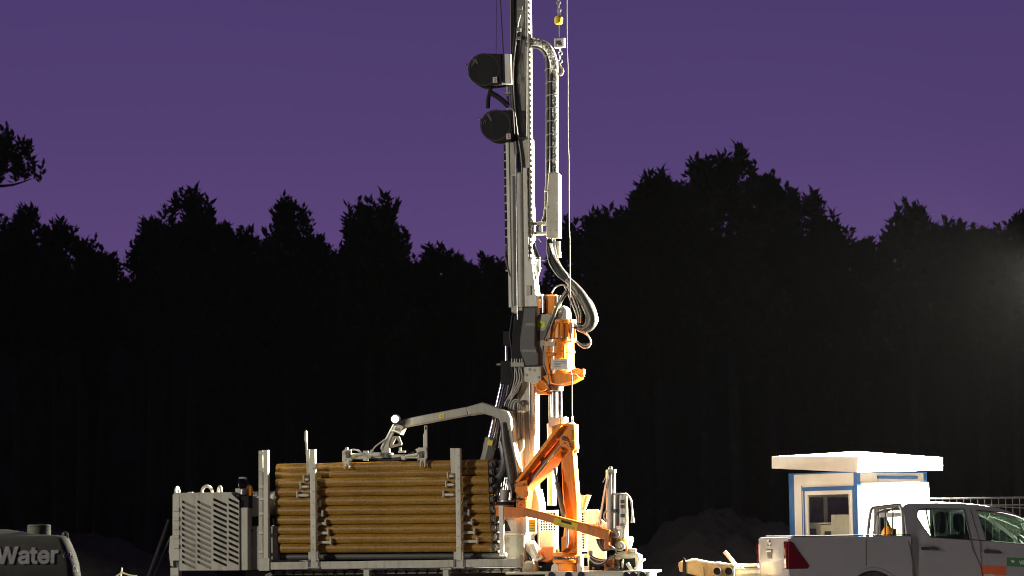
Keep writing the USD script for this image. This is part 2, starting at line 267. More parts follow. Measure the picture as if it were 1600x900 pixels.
# ------------------------------------------------------------------ the drill rig
R = Frame((0, 40.0), -14.0)
rig = Thing('drill_rig', 'tall drilling machine with light grey mast, orange rotary head and pipe rack', 'drill rig', R.yaw)
A = rig.add
P = R.P
def V3(pts, v): return [P(x, y, v) for x, y in pts]
def box_(name, x0, y0, x1, y1, v, t, m, par=None, bev=.006, label=None): return A(name, pbox(R, x0, y0, x1, y1, v, t, bev), m, par, label)
def plate_(name, pts, v, t, m, par=None, bev=.006, label=None): return A(name, plate(R, pts, v, t, bev), m, par, label)
def tube_(name, pts, v, r, m, par=None, n=8, smooth=True, label=None):
    vs = np.interp(np.linspace(0, 1, len(pts)), np.linspace(0, 1, np.size(v)), np.atleast_1d(v)); return A(name, tube([P(x, y, w) for (x, y), w in zip(pts, vs)], r, n, smooth), m, par, label)
def cyl_(name, a, b, v, r, m, par=None, n=18, v2=None, label=None): return A(name, cyl(P(*a, v), P(*b, v if v2 is None else v2), r, n), m, par, label)
def bolts(par, pts, v, r=.014, m='steel'):
    for x, y in pts: A('bolt', cyl(P(x, y, v), P(x, y, v) - R.v * .018, r, 6, .003), m, par)

# --- engine housing with the slotted grille (left end)
C6 = crop(220, 700, 4.5)
slots = []
for (x0, x1, lo, hi) in ((290, 385, 385, 800), (398, 495, 385, 800), (510, 605, 348, 800), (618, 688, 345, 800)):
    for k in range(12):
        y = 350 + k * 38.5 + (x0 < 500) * 16
        if y + 2 < lo - 20 or y > hi: continue
        dy = (x1 - x0) * .46; slots.append(C6((x0, y), (x1, y + dy), (x1, y + dy + 19), (x0, y + 19)))
hull = box_('engine_housing', 274.5, 774, 372, 890, -.20, 1.75, 'dark_grey', bev=.02)
A('grille_panel', holed(R, [(280, 772.5), (361, 771.5), (373.5, 782), (374, 891), (280, 891.5)], slots, -.26, .03), 'grey_paint')
for k in range(4): box_('louvre_backing', (282, 307, 331.5, 356)[k], 778, (306.5, 331, 355.5, 372)[k], 888, (-.213, -.213, -.205, -.205)[k], .003, ('louvre_grey', 'louvre_grey', 'black_steel', 'black_steel')[k], hull)
box_('corner_post', 269.5, 773, 280, 876, -.27, .10, 'pale_paint')
for y in (793, 808, 822, 836, 851): box_('hinge', 270.5, y, 279.5, y + 6, -.295, .03, 'pale_paint')
plate_('side_cover', [(265.5, 838), (270, 836), (271, 886), (266, 884), (263.5, 862)], -.1, 1.3, 'pale_paint')
box_('top_cover', 271, 769.5, 362, 773.5, -.24, 1.7, 'grey_paint')
box_('corner_foot', 266, 887, 279, 900, -.25, .15, 'pale_paint')
A('lifting_ring', ring(P(323.5, 768, .25), R.v, .085, .026), 'pale_paint')
A('lifting_ring', ring(P(343.5, 769, .25), R.u * .8 + R.v * .6, .085, .026), 'pale_paint')
A('lifting_ring', ring(P(277, 770, .0), R.u + R.v * .1, .085, .026), 'pale_paint')
A('filler_cap', cyl(P(298, 771.5, .1), P(298, 768.5, .1), .05, 12), 'steel')
tube_('control_cable', [(264, 812), (252, 845), (240, 878), (226, 915), (215, 940)], [.3, .0], .028, 'rubber'); tube_('control_cable', [(268, 838), (255, 862), (243, 890), (232, 915), (224, 940)], [.35, .1], .018, 'rubber')
# --- filter tower, beacon and tank cabinet
box_('side_pillar', 375, 793, 387, 891, -.22, .5, 'grey_paint'); box_('hose_duct', 376.5, 775, 388.5, 794, -.18, .4, 'black_steel')
box_('pillar_cap', 367.5, 763, 375, 775, -.05, .3, 'pale_paint')
A('filter_base', cyl(P(379.5, 774, .0), P(379.5, 764, .0), .062, 16), 'steel')
A('filter_bowl', lathe(P(379.5, 763, .0), P(379.5, 745, .0), [(0, .05), (.03, .07), (.11, .078), (.15, .06), (.18, .06), (.19, .0)]), 'bowl_glass')
A('filter_lid', cyl(P(379.5, 748, .0), P(379.5, 745.5, .0), .066, 16), 'grey_paint')
A('warning_beacon', lathe(P(389.5, 775, .1), P(389.5, 757, .1), [(0, .062), (.08, .066), (.14, .05), (.175, .02), (.18, .0)]), 'beacon_orange')
A('air_tank', cyl(P(392, 789, .55), P(437, 787, .55), .21, 28, .04), 'white_paint')
box_('tank_cabinet', 390, 822, 434, 890, -.05, 1.5, 'crane_grey'); box_('cabinet_band', 389.5, 807.5, 436, 821, -.02, 1.4, 'black_steel'); box_('cabinet_upper', 389.5, 776, 404, 807, .0, .9, 'pale_paint')
A('cabinet_lock', cyl(P(394, 829, -.05), P(394, 829, -.07), .016, 12), 'black_steel')
# --- pipe rack
rack_m = 'grey_paint'
A('base_beam', beam(P(409, 884.5, -.2), P(812, 879, -.2), .12, .115), rack_m)
A('base_tube', cyl(P(430, 870.5, .1), P(790, 868, .1), .05), 'dark_grey'); A('base_tube', cyl(P(430, 871, .6), P(790, 868, .6), .05), 'dark_grey')
A('beam_end_plate', pbox(R, 810.5, 868, 814, 886, -.28, .16), rack_m)
pl = box_('rack_post', 411.5, 703, 419, 880, -.26, .09, 'pale_paint')
box_('rear_flange', 404, 704, 410.5, 880, -.2, .03, rack_m, pl)
for y in (705.5, 731, 758, 777, 800, 830, 860): box_('rung', 404.5, y, 411, y + 5, -.235, .03, 'pale_paint', pl)
box_('post_shoe', 404, 872, 421, 892, -.285, .13, rack_m)
for (xa, xb, ra, rb, ytop) in ((484.5, 493, 480.5, 484.5, 702), (711.8, 719.6, 703.5, 711.5, 700)):
    w = (xb - xa); off = .9 if xa < 600 else 1.2
    pst = A('rack_post', plate(R, [(xa - .8, ytop), (xb - .8, ytop), (xb + off, 878), (xa + off, 878)], -.26, .085), 'pale_paint')
    A('rear_flange', plate(R, [(ra - .6, ytop), (rb - .8, ytop), (rb + off, 740), (ra + off, 740)], -.19, .05), rack_m, pst)
    box_('post_foot', xa - 3, 862, xb + 4, 876, -.25, .07, rack_m, pst)
    for k in range(9): bolts(pst, [((xa + xb) / 2 + .4, ytop + 12 + k * 18)], -.26, .008)
    for xx in (xa - 2.5, xb + 4.5):
        A('clamp_bolt', cyl(P(xx, 873, -.285), P(xx, 889, -.285), .010, 8), 'chrome', pst); A('clamp_nut', cyl(P(xx, 886.5, -.285), P(xx, 889.5, -.285), .018, 6), 'steel', pst)
    box_('clamp_plate', xa - 4, 886, xb + 6, 888, -.3, .14, rack_m, pst)
C5 = crop(400, 620, 3.214)
for lst in ([(238, 268, 415), (222, 268, 452), (205, 268, 495), (300, 318, 540), (300, 332, 590), (300, 347, 636), (300, 360, 684), (300, 374, 731)], [(962, 1000, 398), (953, 1000, 442), (940, 1000, 492), (1030, 1052, 540), (1030, 1066, 586), (1030, 1082, 633), (1030, 1094, 681), (1030, 1108, 726)]):
    for (xa, xb, y) in lst:
        (a, ), (b, ) = C5((xa, y)), C5((xb, y)); L_ = A('pipe_latch', cyl(P(*a, -.13), P(*b, -.13), .024, 12), 'pale_paint')
        e = a if xa < 270 or 900 < xa < 1020 else b
        A('latch_end', pbox(R, e[0] - 1.3, e[1] - 6.5, e[0] + 1.3, e[1] + 3.5, -.165, .07), rack_m, L_)
        o = b if e == a else a; A('latch_collar', cyl(np.array(P(*o, -.13)), np.array(P(*o, -.13)) + R.u * .03 * (1 if e == b else -1), .032, 12), 'steel', L_)
box_('machine_body', 438, 748, 776, 868, .66, .9, 'dark_grey')  # box added behind the pipes to stop tower light in the gaps
for x in (572.5, 696.5):
    box_('support_leg', x - 4.6, 889, x + 4.6, 925, -.2, .11, rack_m); box_('leg_cap', x - 9, 887.2, x + 9, 890.2, -.22, .15, rack_m)
tube_('thin_upright', [(478, 673), (479.5, 706), (481, 742)], -.12, .018, 'grey_paint', smooth=False); box_('upright_tab', 475.6, 674, 480.5, 690, -.12, .02, 'grey_paint')
A('end_plate', plate(R, [(779, 790), (786.5, 790), (787.5, 866), (781, 866)], -.15, .06), 'white_paint')
box_('end_foot', 780, 864, 790, 869, -.16, .1, 'white_paint')
plate_('end_cabinet', [(788, 800), (822, 801), (823, 834), (819, 838), (819, 880), (788, 880)], .15, .7, 'crane_grey'); plate_('cabinet_window', [(787, 813), (791, 813), (798.5, 829.5), (787, 830)], .142, .01, 'black_steel')
box_('cabinet_edge', 788, 833, 822, 836, .12, .05, 'pale_paint'); box_('warning_plate', 826, 812, 837, 832, .12, .03, 'yellow')
for y in (817, 821, 825, 828): box_('printed_line', 828, y, 835, y + .9, .116, .005, 'sign_black')

# --- mast
mast = A('mast_lower', plate(R, [(808, 566), (834, 566), (834.5, 772), (806, 772)], .55, .42, .015), 'pale_paint')
A('rack_rail', plate(R, [(827, 575), (834.4, 575), (836, 770), (828, 770)], .50, .10), 'pale_paint', mast)
for k in range(44): A('rail_tooth', pbox(R, 834.3, 577 + k * 4.4, 836.2, 579.2 + k * 4.4, .51, .08, .002), 'pale_paint', mast)
A('mast_groove', cyl(P(828, 590, .5), P(829, 768, .5), .018), 'steel', mast)
mid = A('mast_middle', plate(R, [(793, 216), (826, 214), (830, 488), (799, 488)], .58, .38, .012), 'grey_paint')
A('front_cover', plate(R, [(800, 271), (818.6, 270), (822, 480), (803, 480)], .50, .075, .012), 'pale_paint', mid)
A('cover_slot', plate(R, [(800.5, 275), (806, 275), (808, 478), (803, 478)], .49, .012), 'dark_grey', mid)
A('slide_tube', cyl(P(812.5, 271, .49), P(815, 480, .49), .05, 20), 'grey_paint', mid)
A('guide_rod', cyl(P(806.5, 240, .49), P(809, 500, .49), .016, 10), 'chrome', mid)
A('slide_rail', plate(R, [(817, 262), (823.5, 262), (827, 478), (820, 478)], .46, .10), 'white_paint', mid)
A('rack_rail', plate(R, [(823.6, 0), (826, -4), (830.4, 480), (826.6, 480)], .50, .10), 'pale_paint', mid)
for k in range(56): A('rail_tooth', pbox(R, 825.8 + k * .075, 2 + k * 8.5, 828 + k * .075, 6.5 + k * 8.5, .51, .08, .002), 'grey_paint', mid)
A('left_rail', plate(R, [(790, 222), (795, 222), (799.5, 480), (795, 480)], .56, .06), 'white_paint', mid)
upm = A('mast_upper', plate(R, [(802, -60), (823.5, -60), (826.2, 270), (806, 270)], .62, .32, .01), 'mid_grey')
A('side_channel', plate(R, [(797, -60), (803, -60), (806, 190), (799, 190)], .58, .14), 'black_steel', upm)
A('edge_strip', plate(R, [(818.5, -60), (821, -60), (823.6, 268), (821, 268)], .605, .02), 'dark_grey', upm)
A('edge_strip', plate(R, [(796, -60), (797.2, -60), (799, 82), (797.6, 82)], .6, .04), 'grey_paint', upm)
C1 = crop(680, 0, 3.214)
tube_('hose_bundle', C1((405, 130), (395, 240), (388, 380), (392, 520), (400, 620), (412, 740), (425, 865)), .56, [.02, .03, .04, .045, .05, .055, .05], 'rubber', n=10)
tube_('pale_rope', C1((440, 50), (418, 110), (408, 190), (399, 280), (393, 400), (400, 540), (412, 660), (430, 780), (436, 868)), .53, .009, 'pale_hose')
for x, y in C1((418, 150), (420, 190), (425, 40)): A('hose_clip', pbox(R, x - 3.5, y - 2.5, x + 3.5, y + 2.5, .53, .05), 'steel')
tube_('hose_bundle', C1((405, 560), (385, 575), (392, 600), (398, 640), (408, 720), (420, 850)), .57, .032, 'rubber'); tube_('pale_rope', C1((355, 540), (385, 548), (402, 575), (388, 592), (366, 598)), .52, .008, 'pale_hose')
# left energy chain links
for k in range(15):
    y = 226 + k * 13.2; A('chain_link', pbox(R, 787 + k * .18, y, 791 + k * .18, y + 11, .6, .1, .004), 'black_steel'); A('chain_pin', pbox(R, 787.3 + k * .18, y + 10.8, 791.3 + k * .18, y + 13, .59, .1, .003), 'grey_paint')
for k in range(5): tube_('hose', [(792 + k * .5, 380 + 3 * k), (789 + k * .7, 398), (792 + k, 414), (797, 432)], .55 + .02 * k, .008, 'pale_hose' if k % 2 else 'grey_hose')
# lower-left black hydraulics
plate_('mast_bracket', C3 if False else crop(720, 440, 3.75)((335, 170), (372, 168), (368, 250), (380, 460), (300, 470), (300, 310), (312, 230)), .48, .08, 'black_steel')
C3 = crop(720, 440, 3.75)
plate_('slide_casting', C3((370, 150), (445, 148), (440, 235), (437, 370), (458, 420), (458, 492), (375, 498), (345, 400), (345, 340), (360, 230)), .46, .26, 'dark_grey', bev=.02)
plate_('casting_rib', C3((380, 240), (436, 240), (434, 262), (378, 262)), .44, .05, 'mid_grey'); plate_('casting_rib', C3((352, 395), (440, 395), (446, 415), (356, 415)), .44, .05, 'mid_grey')
plate_('mast_shoe', C3((372, 500), (468, 498), (472, 580), (440, 600), (372, 585)), .44, .35, 'pale_paint'); bolts(None, C3((400, 515), (383, 548), (430, 520), (455, 560)), .44, .02)
plate_('head_slide', [(819, 420), (830, 400), (836, 446), (840, 478), (820, 479)], .45, .3, 'white_paint'); A('slide_block', pbox(R, 822, 446, 829, 461, .42, .05), 'grey_paint'); A('slide_knob', ball(P(835, 454, .43), .028), 'white_paint')
tube_('grease_pipe', [(832, 455), (836, 440), (842, 425), (846, 418)], .45, .008, 'white_paint')
A('tilt_block', pbox(R, 786, 517, 799, 540, .5, .2, .02), 'black_steel'); A('tilt_rod', cyl(P(791, 538, .55), P(791.5, 566, .55), .02), 'chrome')
box_('valve_block', 782, 563, 801, 600, .48, .22, 'black_steel', bev=.015); A('valve_knob', cyl(P(776, 569, .5), P(783, 569, .5), .018), 'steel'); box_('hose_manifold', 798, 566, 819, 573, .44, .08, 'crane_grey')
for k in range(5):
    x = 800 + 4 * k; A('hose_fitting', cyl(P(x, 560, .46), P(x + .3, 573, .46), .013, 8), 'steel'); tube_('hose', [(x, 562), (x - 1, 545), (x - 3 + k, 520), (x + 1, 490 + 3 * k)], .5, .011, 'rubber')
    tube_('hose', [(x, 572), (x + 1 - k * .5, 590), (x - 5, 612), (x - 14 - k, 632), (x - 18, 655), (x - 26 + k, 700)], [.46, .5], .013, ('rubber', 'grey_hose', 'rubber', 'pale_hose', 'rubber')[k])
for k in range(3): tube_('hose', [(806 + 4 * k, 576), (808 + 4 * k, 592), (802 + 3 * k, 608), (795 + 2 * k, 624)], .43, .010, 'pale_hose')
A('tilt_cylinder_rod', cyl(P(785, 596, .6), P(764, 690, .6), .036, 18), 'chrome'); A('tilt_cylinder_rod', cyl(P(793, 598, .7), P(772, 690, .7), .030, 18), 'chrome')
tc = A('tilt_cylinder', lathe(P(768.5, 684, .6), P(750, 760, .6), [(0, .06), (.01, .105), (.16, .11), (.2, .10), (.75, .10), (.76, .06)], 8), 'mid_grey', label='dark grey cylinder barrel with yellow sticker')
plate_('sticker', [(762.5, 687.5), (770.5, 688.5), (768.6, 696.5), (761.3, 695.5)], .485, .004, 'yellow', tc, bev=.001)
# U-bends of hose over the mast foot
for k in range(4):
    tube_('hose', [(797 + 3 * k, 700 + 4 * k), (797 + 3 * k, 660), (797.5 + 2.4 * k, 637), (803 + 1.5 * k, 625.5 + k), (811 + k, 625.5 + 2 * k), (816 - k * .8, 636), (817.5 - k * 1.2, 655), (818 - k, 690)], [.44 - .015 * k, .42], .012, ('pale_hose', 'grey_hose', 'pale_hose', 'grey_hose')[k])
box_('hose_clamp', 799, 641.5, 820, 644.5, .40, .05, 'pale_paint')
for k in range(5): A('clamp_bolt', cyl(P(801 + 4.2 * k, 641.5, .4), P(801 + 4.2 * k, 640, .4), .012, 8), 'steel')
# --- drums 1 and 2 with their arms
C14 = crop(720, 60, 5)
def drum(c, r_px, w, num, txt_at, extra):
    sh = Polygon([(c[0] + r_px * math.cos(t), c[1] + r_px * math.sin(t)) for t in np.linspace(0, 2 * np.pi, 40)[:-1]]).union(Polygon(extra))
    d = A('hose_reel', plate(R, list(sh.simplify(.2).exterior.coords)[:-1], .34, .28, .02), 'black_steel', label=f'black hose reel marked {num}'); A('reel_drum', cyl(P(*c, .4), P(*c, .7), r_px * .0085, 30), 'dark_grey', d)
    A('reel_rim', ring(P(*c, .34), R.v, r_px * .0096, .012, 40, 6), 'rubber', d)
    A('number_plate', pbox(R, txt_at[0] - 3.4, txt_at[1] - 4.4, txt_at[0] + 3.4, txt_at[1] + 4.4, .31, .012, .002), 'plate_pink', d)
    A('number', text(R, num, .058, P(txt_at[0] - 2.1, txt_at[1] + 2.9, .31), depth=.003), 'sign_black', d)
    return d
d2 = drum((757, 109), 26, .28, '2', (773.4, 124.6), [(757, 83.5), (783, 84), (784, 131.5), (770, 133.5), (757, 134.5)]); plate_('reel_mount', [(783.5, 83.8), (797, 84), (798, 130.5), (783.8, 131)], .4, .2, 'plate_white', d2)
tube_('handle', C14((85, 150), (100, 165), (128, 195), (133, 185), (112, 160)), .33, .007, 'grey_hose', d2); A('stop', ball(P(728.5, 101, .45), .022), 'steel', d2); tube_('rim_strip', C14((60, 250), (62, 290), (85, 330), (120, 358)), .33, .008, 'grey_hose', d2)
d1 = drum((775, 196), 25, .28, '1', (794.4, 213), [(775, 172.5), (799, 172), (801, 206), (796, 219), (775, 220.5)]); tube_('handle', C14((190, 580), (210, 600), (235, 640), (240, 630), (215, 590)), .33, .007, 'grey_hose', d1); tube_('handle', C14((180, 672), (182, 645), (197, 642), (195, 668)), .33, .006, 'grey_hose', d1); A('stop', ball(P(750, 187, .45), .025), 'steel', d1)
tube_('reel_arm', C14((235, 365), (228, 420), (215, 470), (212, 545)), .5, .033, 'black_steel'); tube_('reel_arm', C14((235, 425), (270, 445), (320, 480), (370, 530)), .5, .042, 'black_steel'); tube_('reel_wire', [(779.5, -60), (782, 0), (786.5, 84)], .5, .008, 'rubber'); tube_('reel_wire', [(776, -60), (775.5, 40), (775, 84)], .6, .004, 'rubber')
cyl_('reel_post', (793, 130), (794, 172), .62, .02, 'grey_paint'); box_('reel_joint', 788, 143, 799, 147, .56, .08, 'steel')
# --- energy chain arch and its tray
arch = [(824, 66), (838, 65.5), (850, 70), (859, 79), (864.5, 94), (866, 112), (866, 150), (866, 200), (866, 272)]
A('hose_arch', tube(V3(arch, .62), .068, 14), 'mesh_wrap'); A('inner_hose', tube(V3([(825, 72), (843, 74), (853, 86), (856, 104), (856, 200), (855.5, 270), (853, 330), (848, 348)], .66), .036, 8), 'rubber'); A('inner_hose', tube(V3([(862, 115), (861, 160), (861.5, 270)], .57), .03, 8), 'rubber')
for k in range(10):
    y = 88 + 20.4 * k
    if y < 272: x = 866 if k > 1 else 862 + 2 * k; A('hose_strap', tube(V3([(x - 13, y + 2.5), (x - 9, y - 1), (x, y - 1.5), (x + 7, y)], .545), .008, 6), 'pale_hose')
tray = A('hose_tray', plate(R, [(856.5, 270), (871.8, 270), (873, 371.5), (853.5, 371.5), (853.5, 330)], .56, .16, .01), 'pale_paint'); A('tray_edge', plate(R, [(870.6, 271), (872.6, 271), (873.4, 371), (871.6, 371)], .53, .22), 'white_paint', tray)
bolts(tray, [(860, 347), (868, 347), (860, 360), (868, 360)], .56, .008)
for y in (296, 322): box_('tray_tab', 850, y, 857, y + 3, .55, .05, 'pale_paint')
br = box_('tray_bracket', 830, 346.5, 853, 351, .6, .12, 'pale_paint'); box_('bracket_bar', 830, 362, 853, 366.5, .6, .12, 'pale_paint', br); box_('bracket_web', 839, 351, 846, 362, .62, .08, 'crane_grey', br); box_('bracket_post', 830, 346, 833, 372, .58, .14, 'pale_paint', br)
box_('hose_fitting', 855.5, 371.5, 859, 379, .6, .05, 'steel'); box_('hose_fitting', 860.5, 371.5, 864, 380, .6, .05, 'steel'); box_('junction_box', 866.5, 377, 874.5, 402, .58, .1, 'white_paint')
# --- hoses to the rotary head
hm = ['rubber', 'grey_hose', 'rubber', 'pale_hose', 'rubber', 'grey_hose', 'rubber']
for k in range(9):
    tube_('hose', [(856 + k * 1.2, 374), (856 + k * 1.6, 392 + k), (860 + k * 2.3, 412 + k), (872 + k * 2, 430), (884 + k * 1.1, 440), (896 + k * .9, 452), (908 + k * 1.8, 470), (916 + k * 1.9, 490), (916 + k * 2, 504), (908 + k * 1.4, 514 + k * .4), (897, 512)], [.56 + .02 * (k % 4), .5, .46 + .02 * k, .5], .017 if k % 2 else .021, hm[k % 7], n=8)
for k in range(3): tube_('hose', [(858 + k * 2, 380), (866 + k, 402), (878, 418), (888, 432), (893, 450)], .5 - .015 * k, .007, 'pale_hose')
tube_('hose_sleeve', [(886, 436), (897, 448), (909, 463), (919, 481), (925, 497), (922, 508), (913, 514), (903, 512)], .5, [.05, .075, .085, .09, .09, .085, .07, .05], 'sheath', n=12)
for k in range(4): tube_('hose', [(897, 505 + 2 * k), (910, 516 + k), (920, 526), (923, 537 - k), (916, 544 - k * 2), (906, 540 - k), (899, 531)], [.48 + .02 * k, .5], .012, ('pale_hose', 'grey_hose')[k % 2])
for k in range(3): tube_('hose', [(882 + 4 * k, 446), (892 + 5 * k, 470), (900 + 4 * k, 490), (903 + 3 * k, 505)], .42 + .03 * k, .014, ('pale_hose', 'pale_hose', 'grey_hose')[k])
tube_('hose', [(862, 458), (868, 449), (880, 445), (890, 452)], .45, .013, 'pale_hose'); tube_('hose_sleeve', [(886, 455), (876, 470), (866, 492), (856, 514), (850, 532)], .40, .037, 'sheath'); tube_('hose', [(884, 456), (875, 472), (866, 496), (857, 520), (852, 532)], .35, .007, 'pale_hose')
for k in range(6): tube_('hose', [(838 - k, 376 + k), (833 + 2 * k, 386 + 3 * k), (838 + k, 402), (834 + 2 * k, 420), (838, 436 + k)], [.5, .5 + .02 * k], .011, ('rubber', 'rubber', 'grey_hose')[k % 3])
tube_('hose', [(846, 378), (841, 372), (836, 378), (834, 392), (838, 402), (852, 406), (858, 400), (858, 386)], .52, .011, 'grey_hose')
# --- rotary head
hd = 'orange'
C12 = crop(820, 360, 4.5)
motor = box_('head_motor', 853, 460, 868, 491, .55, .3, hd, bev=.02); A('motor_cap', cyl(P(873, 462, .6), P(873, 478, .6), .05), 'steel', motor); box_('motor_lug', 841, 461, 853, 467, .52, .12, 'steel', motor); cyl_('motor_pin', (848, 460), (848.5, 489), .5, .022, 'chrome', motor)
plate_('carriage', [(838, 492), (862, 490), (862, 505), (859, 560), (850, 590), (838, 570), (836, 520)], .55, .3, 'crane_grey', bev=.015); plate_('carriage_window', [(839.5, 517), (853, 516), (851, 530), (840, 533)], .545, .01, 'dark_grey')
plate_('sticker', [(839, 499), (852.5, 504), (850.5, 512), (838.5, 511)], .543, .006, 'lime')
A('grey_cap', plate(R, [(861, 505.5), (868, 494), (873, 481), (880, 477), (886, 482), (888, 506)], .44, .3, .02), 'crane_grey'); bolts(None, [(876, 488)], .44, .03)
HV = .62
def turned(name, x, y0, y1, prof, m, par=None, n=36):
    p, q = P(x, y1, HV), P(x, y0, HV); q = np.array([p[0], p[1], q[2]]); H = q[2] - p[2]; return A(name, lathe(p, q, [(t * H, r) for t, r in prof], n), m, par)
ub = turned('upper_gearbox', 879.5, 500, 533, [(0, .20), (.02, .215), (.80, .205), (.86, .225), (.98, .225), (1, .21)], hd)
for k in range(7):
    an = math.radians(-150 + 20 * k); c = P(879.5, 533, HV); dx = np.array([math.cos(an), math.sin(an), 0]) * .212; zt = P(879.5, 506, HV)[2]; A('gearbox_rib', beam(c + dx, np.array([*(c + dx)[:2], zt]), .022, .022, .004), hd, ub)
mb = turned('lower_gearbox', 875.5, 531, 586, [(0, .20), (.03, .225), (.14, .225), (.15, .235), (.25, .235), (.26, .225), (.60, .225), (.62, .24), (.68, .24), (.69, .225), (.90, .225), (.92, .265), (.99, .265), (1, .25)], hd)
for k in range(16):
    an = 2 * math.pi * k / 16; c = P(875.5, 532, HV); A('flange_bolt', cyl(c + np.array([math.cos(an), math.sin(an), 0]) * .245, c + np.array([math.cos(an) * .245, math.sin(an) * .245, .03]), .016, 6, .003), 'steel', mb)
box_('gearbox_lug', 852, 533, 868, 541, .38, .08, 'grey_paint', mb); cyl_('gearbox_port', (854, 554), (868, 553), .4, .03, 'orange', mb); box_('gearbox_rib', 879, 538, 882.5, 560, .365, .04, 'orange', mb)
box_('type_plate', 861.5, 561, 887.5, 577, .376, .012, 'plate_white', mb)
for y in (564.5, 567, 569.5, 572): box_('printed_line', 865, y, 884 - (y * 7 % 9), y + .8, .372, .004, 'mid_grey', mb)
plate_('lower_bracket', [(848, 588), (866, 582), (898, 583), (905, 590), (890, 598), (872, 602), (855, 598)], .42, .38, hd, bev=.015); cyl_('outlet_stub', (896, 580), (911, 583), .62, .055, hd); cyl_('outlet_cap', (909, 582.5), (913, 583.5), .62, .07, hd)
plate_('stub_web', [(892, 574), (900, 577), (911, 578), (913, 588), (897, 592)], .56, .06, hd)
lm = cyl_('side_motor', (847, 603), (847, 603), .40, .085, hd, v2=.75, n=24); A('motor_flange', ring(P(847, 603, .40), R.v, .075, .018, 24, 8), hd, lm); cyl_('motor_shaft', (834, 600), (842, 600), .5, .04, hd, lm); box_('motor_bracket', 836, 590, 858, 613, .52, .12, 'dull_orange', lm); box_('motor_plate', 838, 612, 855, 616, .45, .2, 'orange', lm)
for k in range(6): bolts(lm, [(847 + 7.3 * math.cos(k * 1.047), 603 + 7.3 * math.sin(k * 1.047))], .39, .011)
tube_('hose', [(849, 540), (848, 560), (853, 578), (857, 592), (858, 606)], .36, .012, 'rubber'); tube_('grease_pipe', [(850, 548), (850, 570), (856, 588), (857, 600)], .33, .007, 'pale_hose')
# spindle and casing
turned('spindle', 868, 598, 612, [(0, .10), (.1, .125), (.9, .125), (1, .1)], 'steel'); cyl_('drill_string', (865.5, 610), (866.5, 658), .58, .058, 'steel'); cyl_('drill_string', (874, 610), (874.5, 655), .66, .045, 'chrome'); box_('string_guard', 857, 612, 860.5, 668, .6, .15, 'grey_paint')
box_('guide_block', 857, 652, 875, 668, .45, .3, 'grey_paint'); box_('guide_lug', 876, 651, 883, 666, .45, .25, 'plate_white')
tube_('wash_pipe', [(860, 662), (860.5, 720), (861, 790)], .55, .055, 'white_paint', smooth=False, n=14); cyl_('wash_pipe', (869, 680), (866, 790), .62, .03, 'plate_white')
# --- base at the mast foot
plate_('foot_bracket', [(800, 690), (813, 684), (816, 690), (816, 760), (805, 770), (800, 740)], .42, .08, 'white_paint'); plate_('foot_bracket', [(806, 765), (836, 764), (841, 786), (841, 800), (806, 800)], .45, .5, 'pale_paint')
plate_('foot_gusset', [(808, 690), (818, 684), (818, 700), (809, 715)], .36, .05, 'pale_paint')
# --- loader crane
C8 = crop(520, 600, 5)
cr = 'crane_grey'
arm = plate_('crane_boom', C8((545, 276), (575, 270), (720, 240), (1045, 178), (1055, 243), (575, 333), (552, 336)), .12, .2, cr, bev=.012); plate_('boom_end_cap', C8((500, 305), (530, 285), (552, 282), (556, 322), (530, 330)), .1, .24, cr, arm)
plate_('sticker', C8((828, 238), (868, 228), (870, 262), (832, 272)), .114, .005, 'yellow', arm, bev=.001); plate_('sticker_mark', C8((840, 250), (850, 240), (858, 246), (848, 266)), .11, .004, 'dull_orange', arm, bev=.001)
plate_('crane_knuckle', C8((1040, 180), (1165, 144), (1190, 150), (1365, 212), (1386, 262), (1395, 362), (1322, 380), (1300, 275), (1270, 258), (1162, 228), (1060, 245)), .10, .24, cr, bev=.015); plate_('knuckle_edge', C8((1364, 211), (1388, 262), (1397, 362), (1452, 690), (1440, 694), (1385, 365), (1376, 266), (1356, 216)), .08, .3, 'pale_paint')
plate_('crane_leg', C8((1322, 380), (1395, 362), (1450, 700), (1440, 760), (1395, 740), (1345, 500)), .11, .22, cr, bev=.01); plate_('leg_sheath', C8((1330, 520), (1380, 520), (1440, 800), (1400, 850), (1370, 800)), .06, .1, 'sheath', bev=.02)
tube_('hose_sleeve', [(783, 690), (788, 715), (786, 735), (777, 752), (769, 770)], [.2, .06], [.055, .06, .07, .07, .06], 'sheath', n=10); tube_('hose_sleeve', [(786, 660), (789, 690), (795, 722), (799, 748), (798, 770)], .08, [.035, .05, .06, .06, .04], 'sheath', n=10)
for k in range(7): tube_('hose', [(783 + k, 664 + 3 * k), (786 + k, 700), (785 + 2 * k, 728), (776 + 3.4 * k, 752), (770 + 4 * k, 778)], [.15, .05 + .02 * k], .011, ('rubber', 'grey_hose', 'rubber')[k % 3])
tube_('hose', [(790, 748), (796, 756), (799, 768), (799, 782)], .02, .011, 'pale_hose'); tube_('hose', [(781, 770), (788, 758), (792, 752)], .02, .008, 'pale_hose')
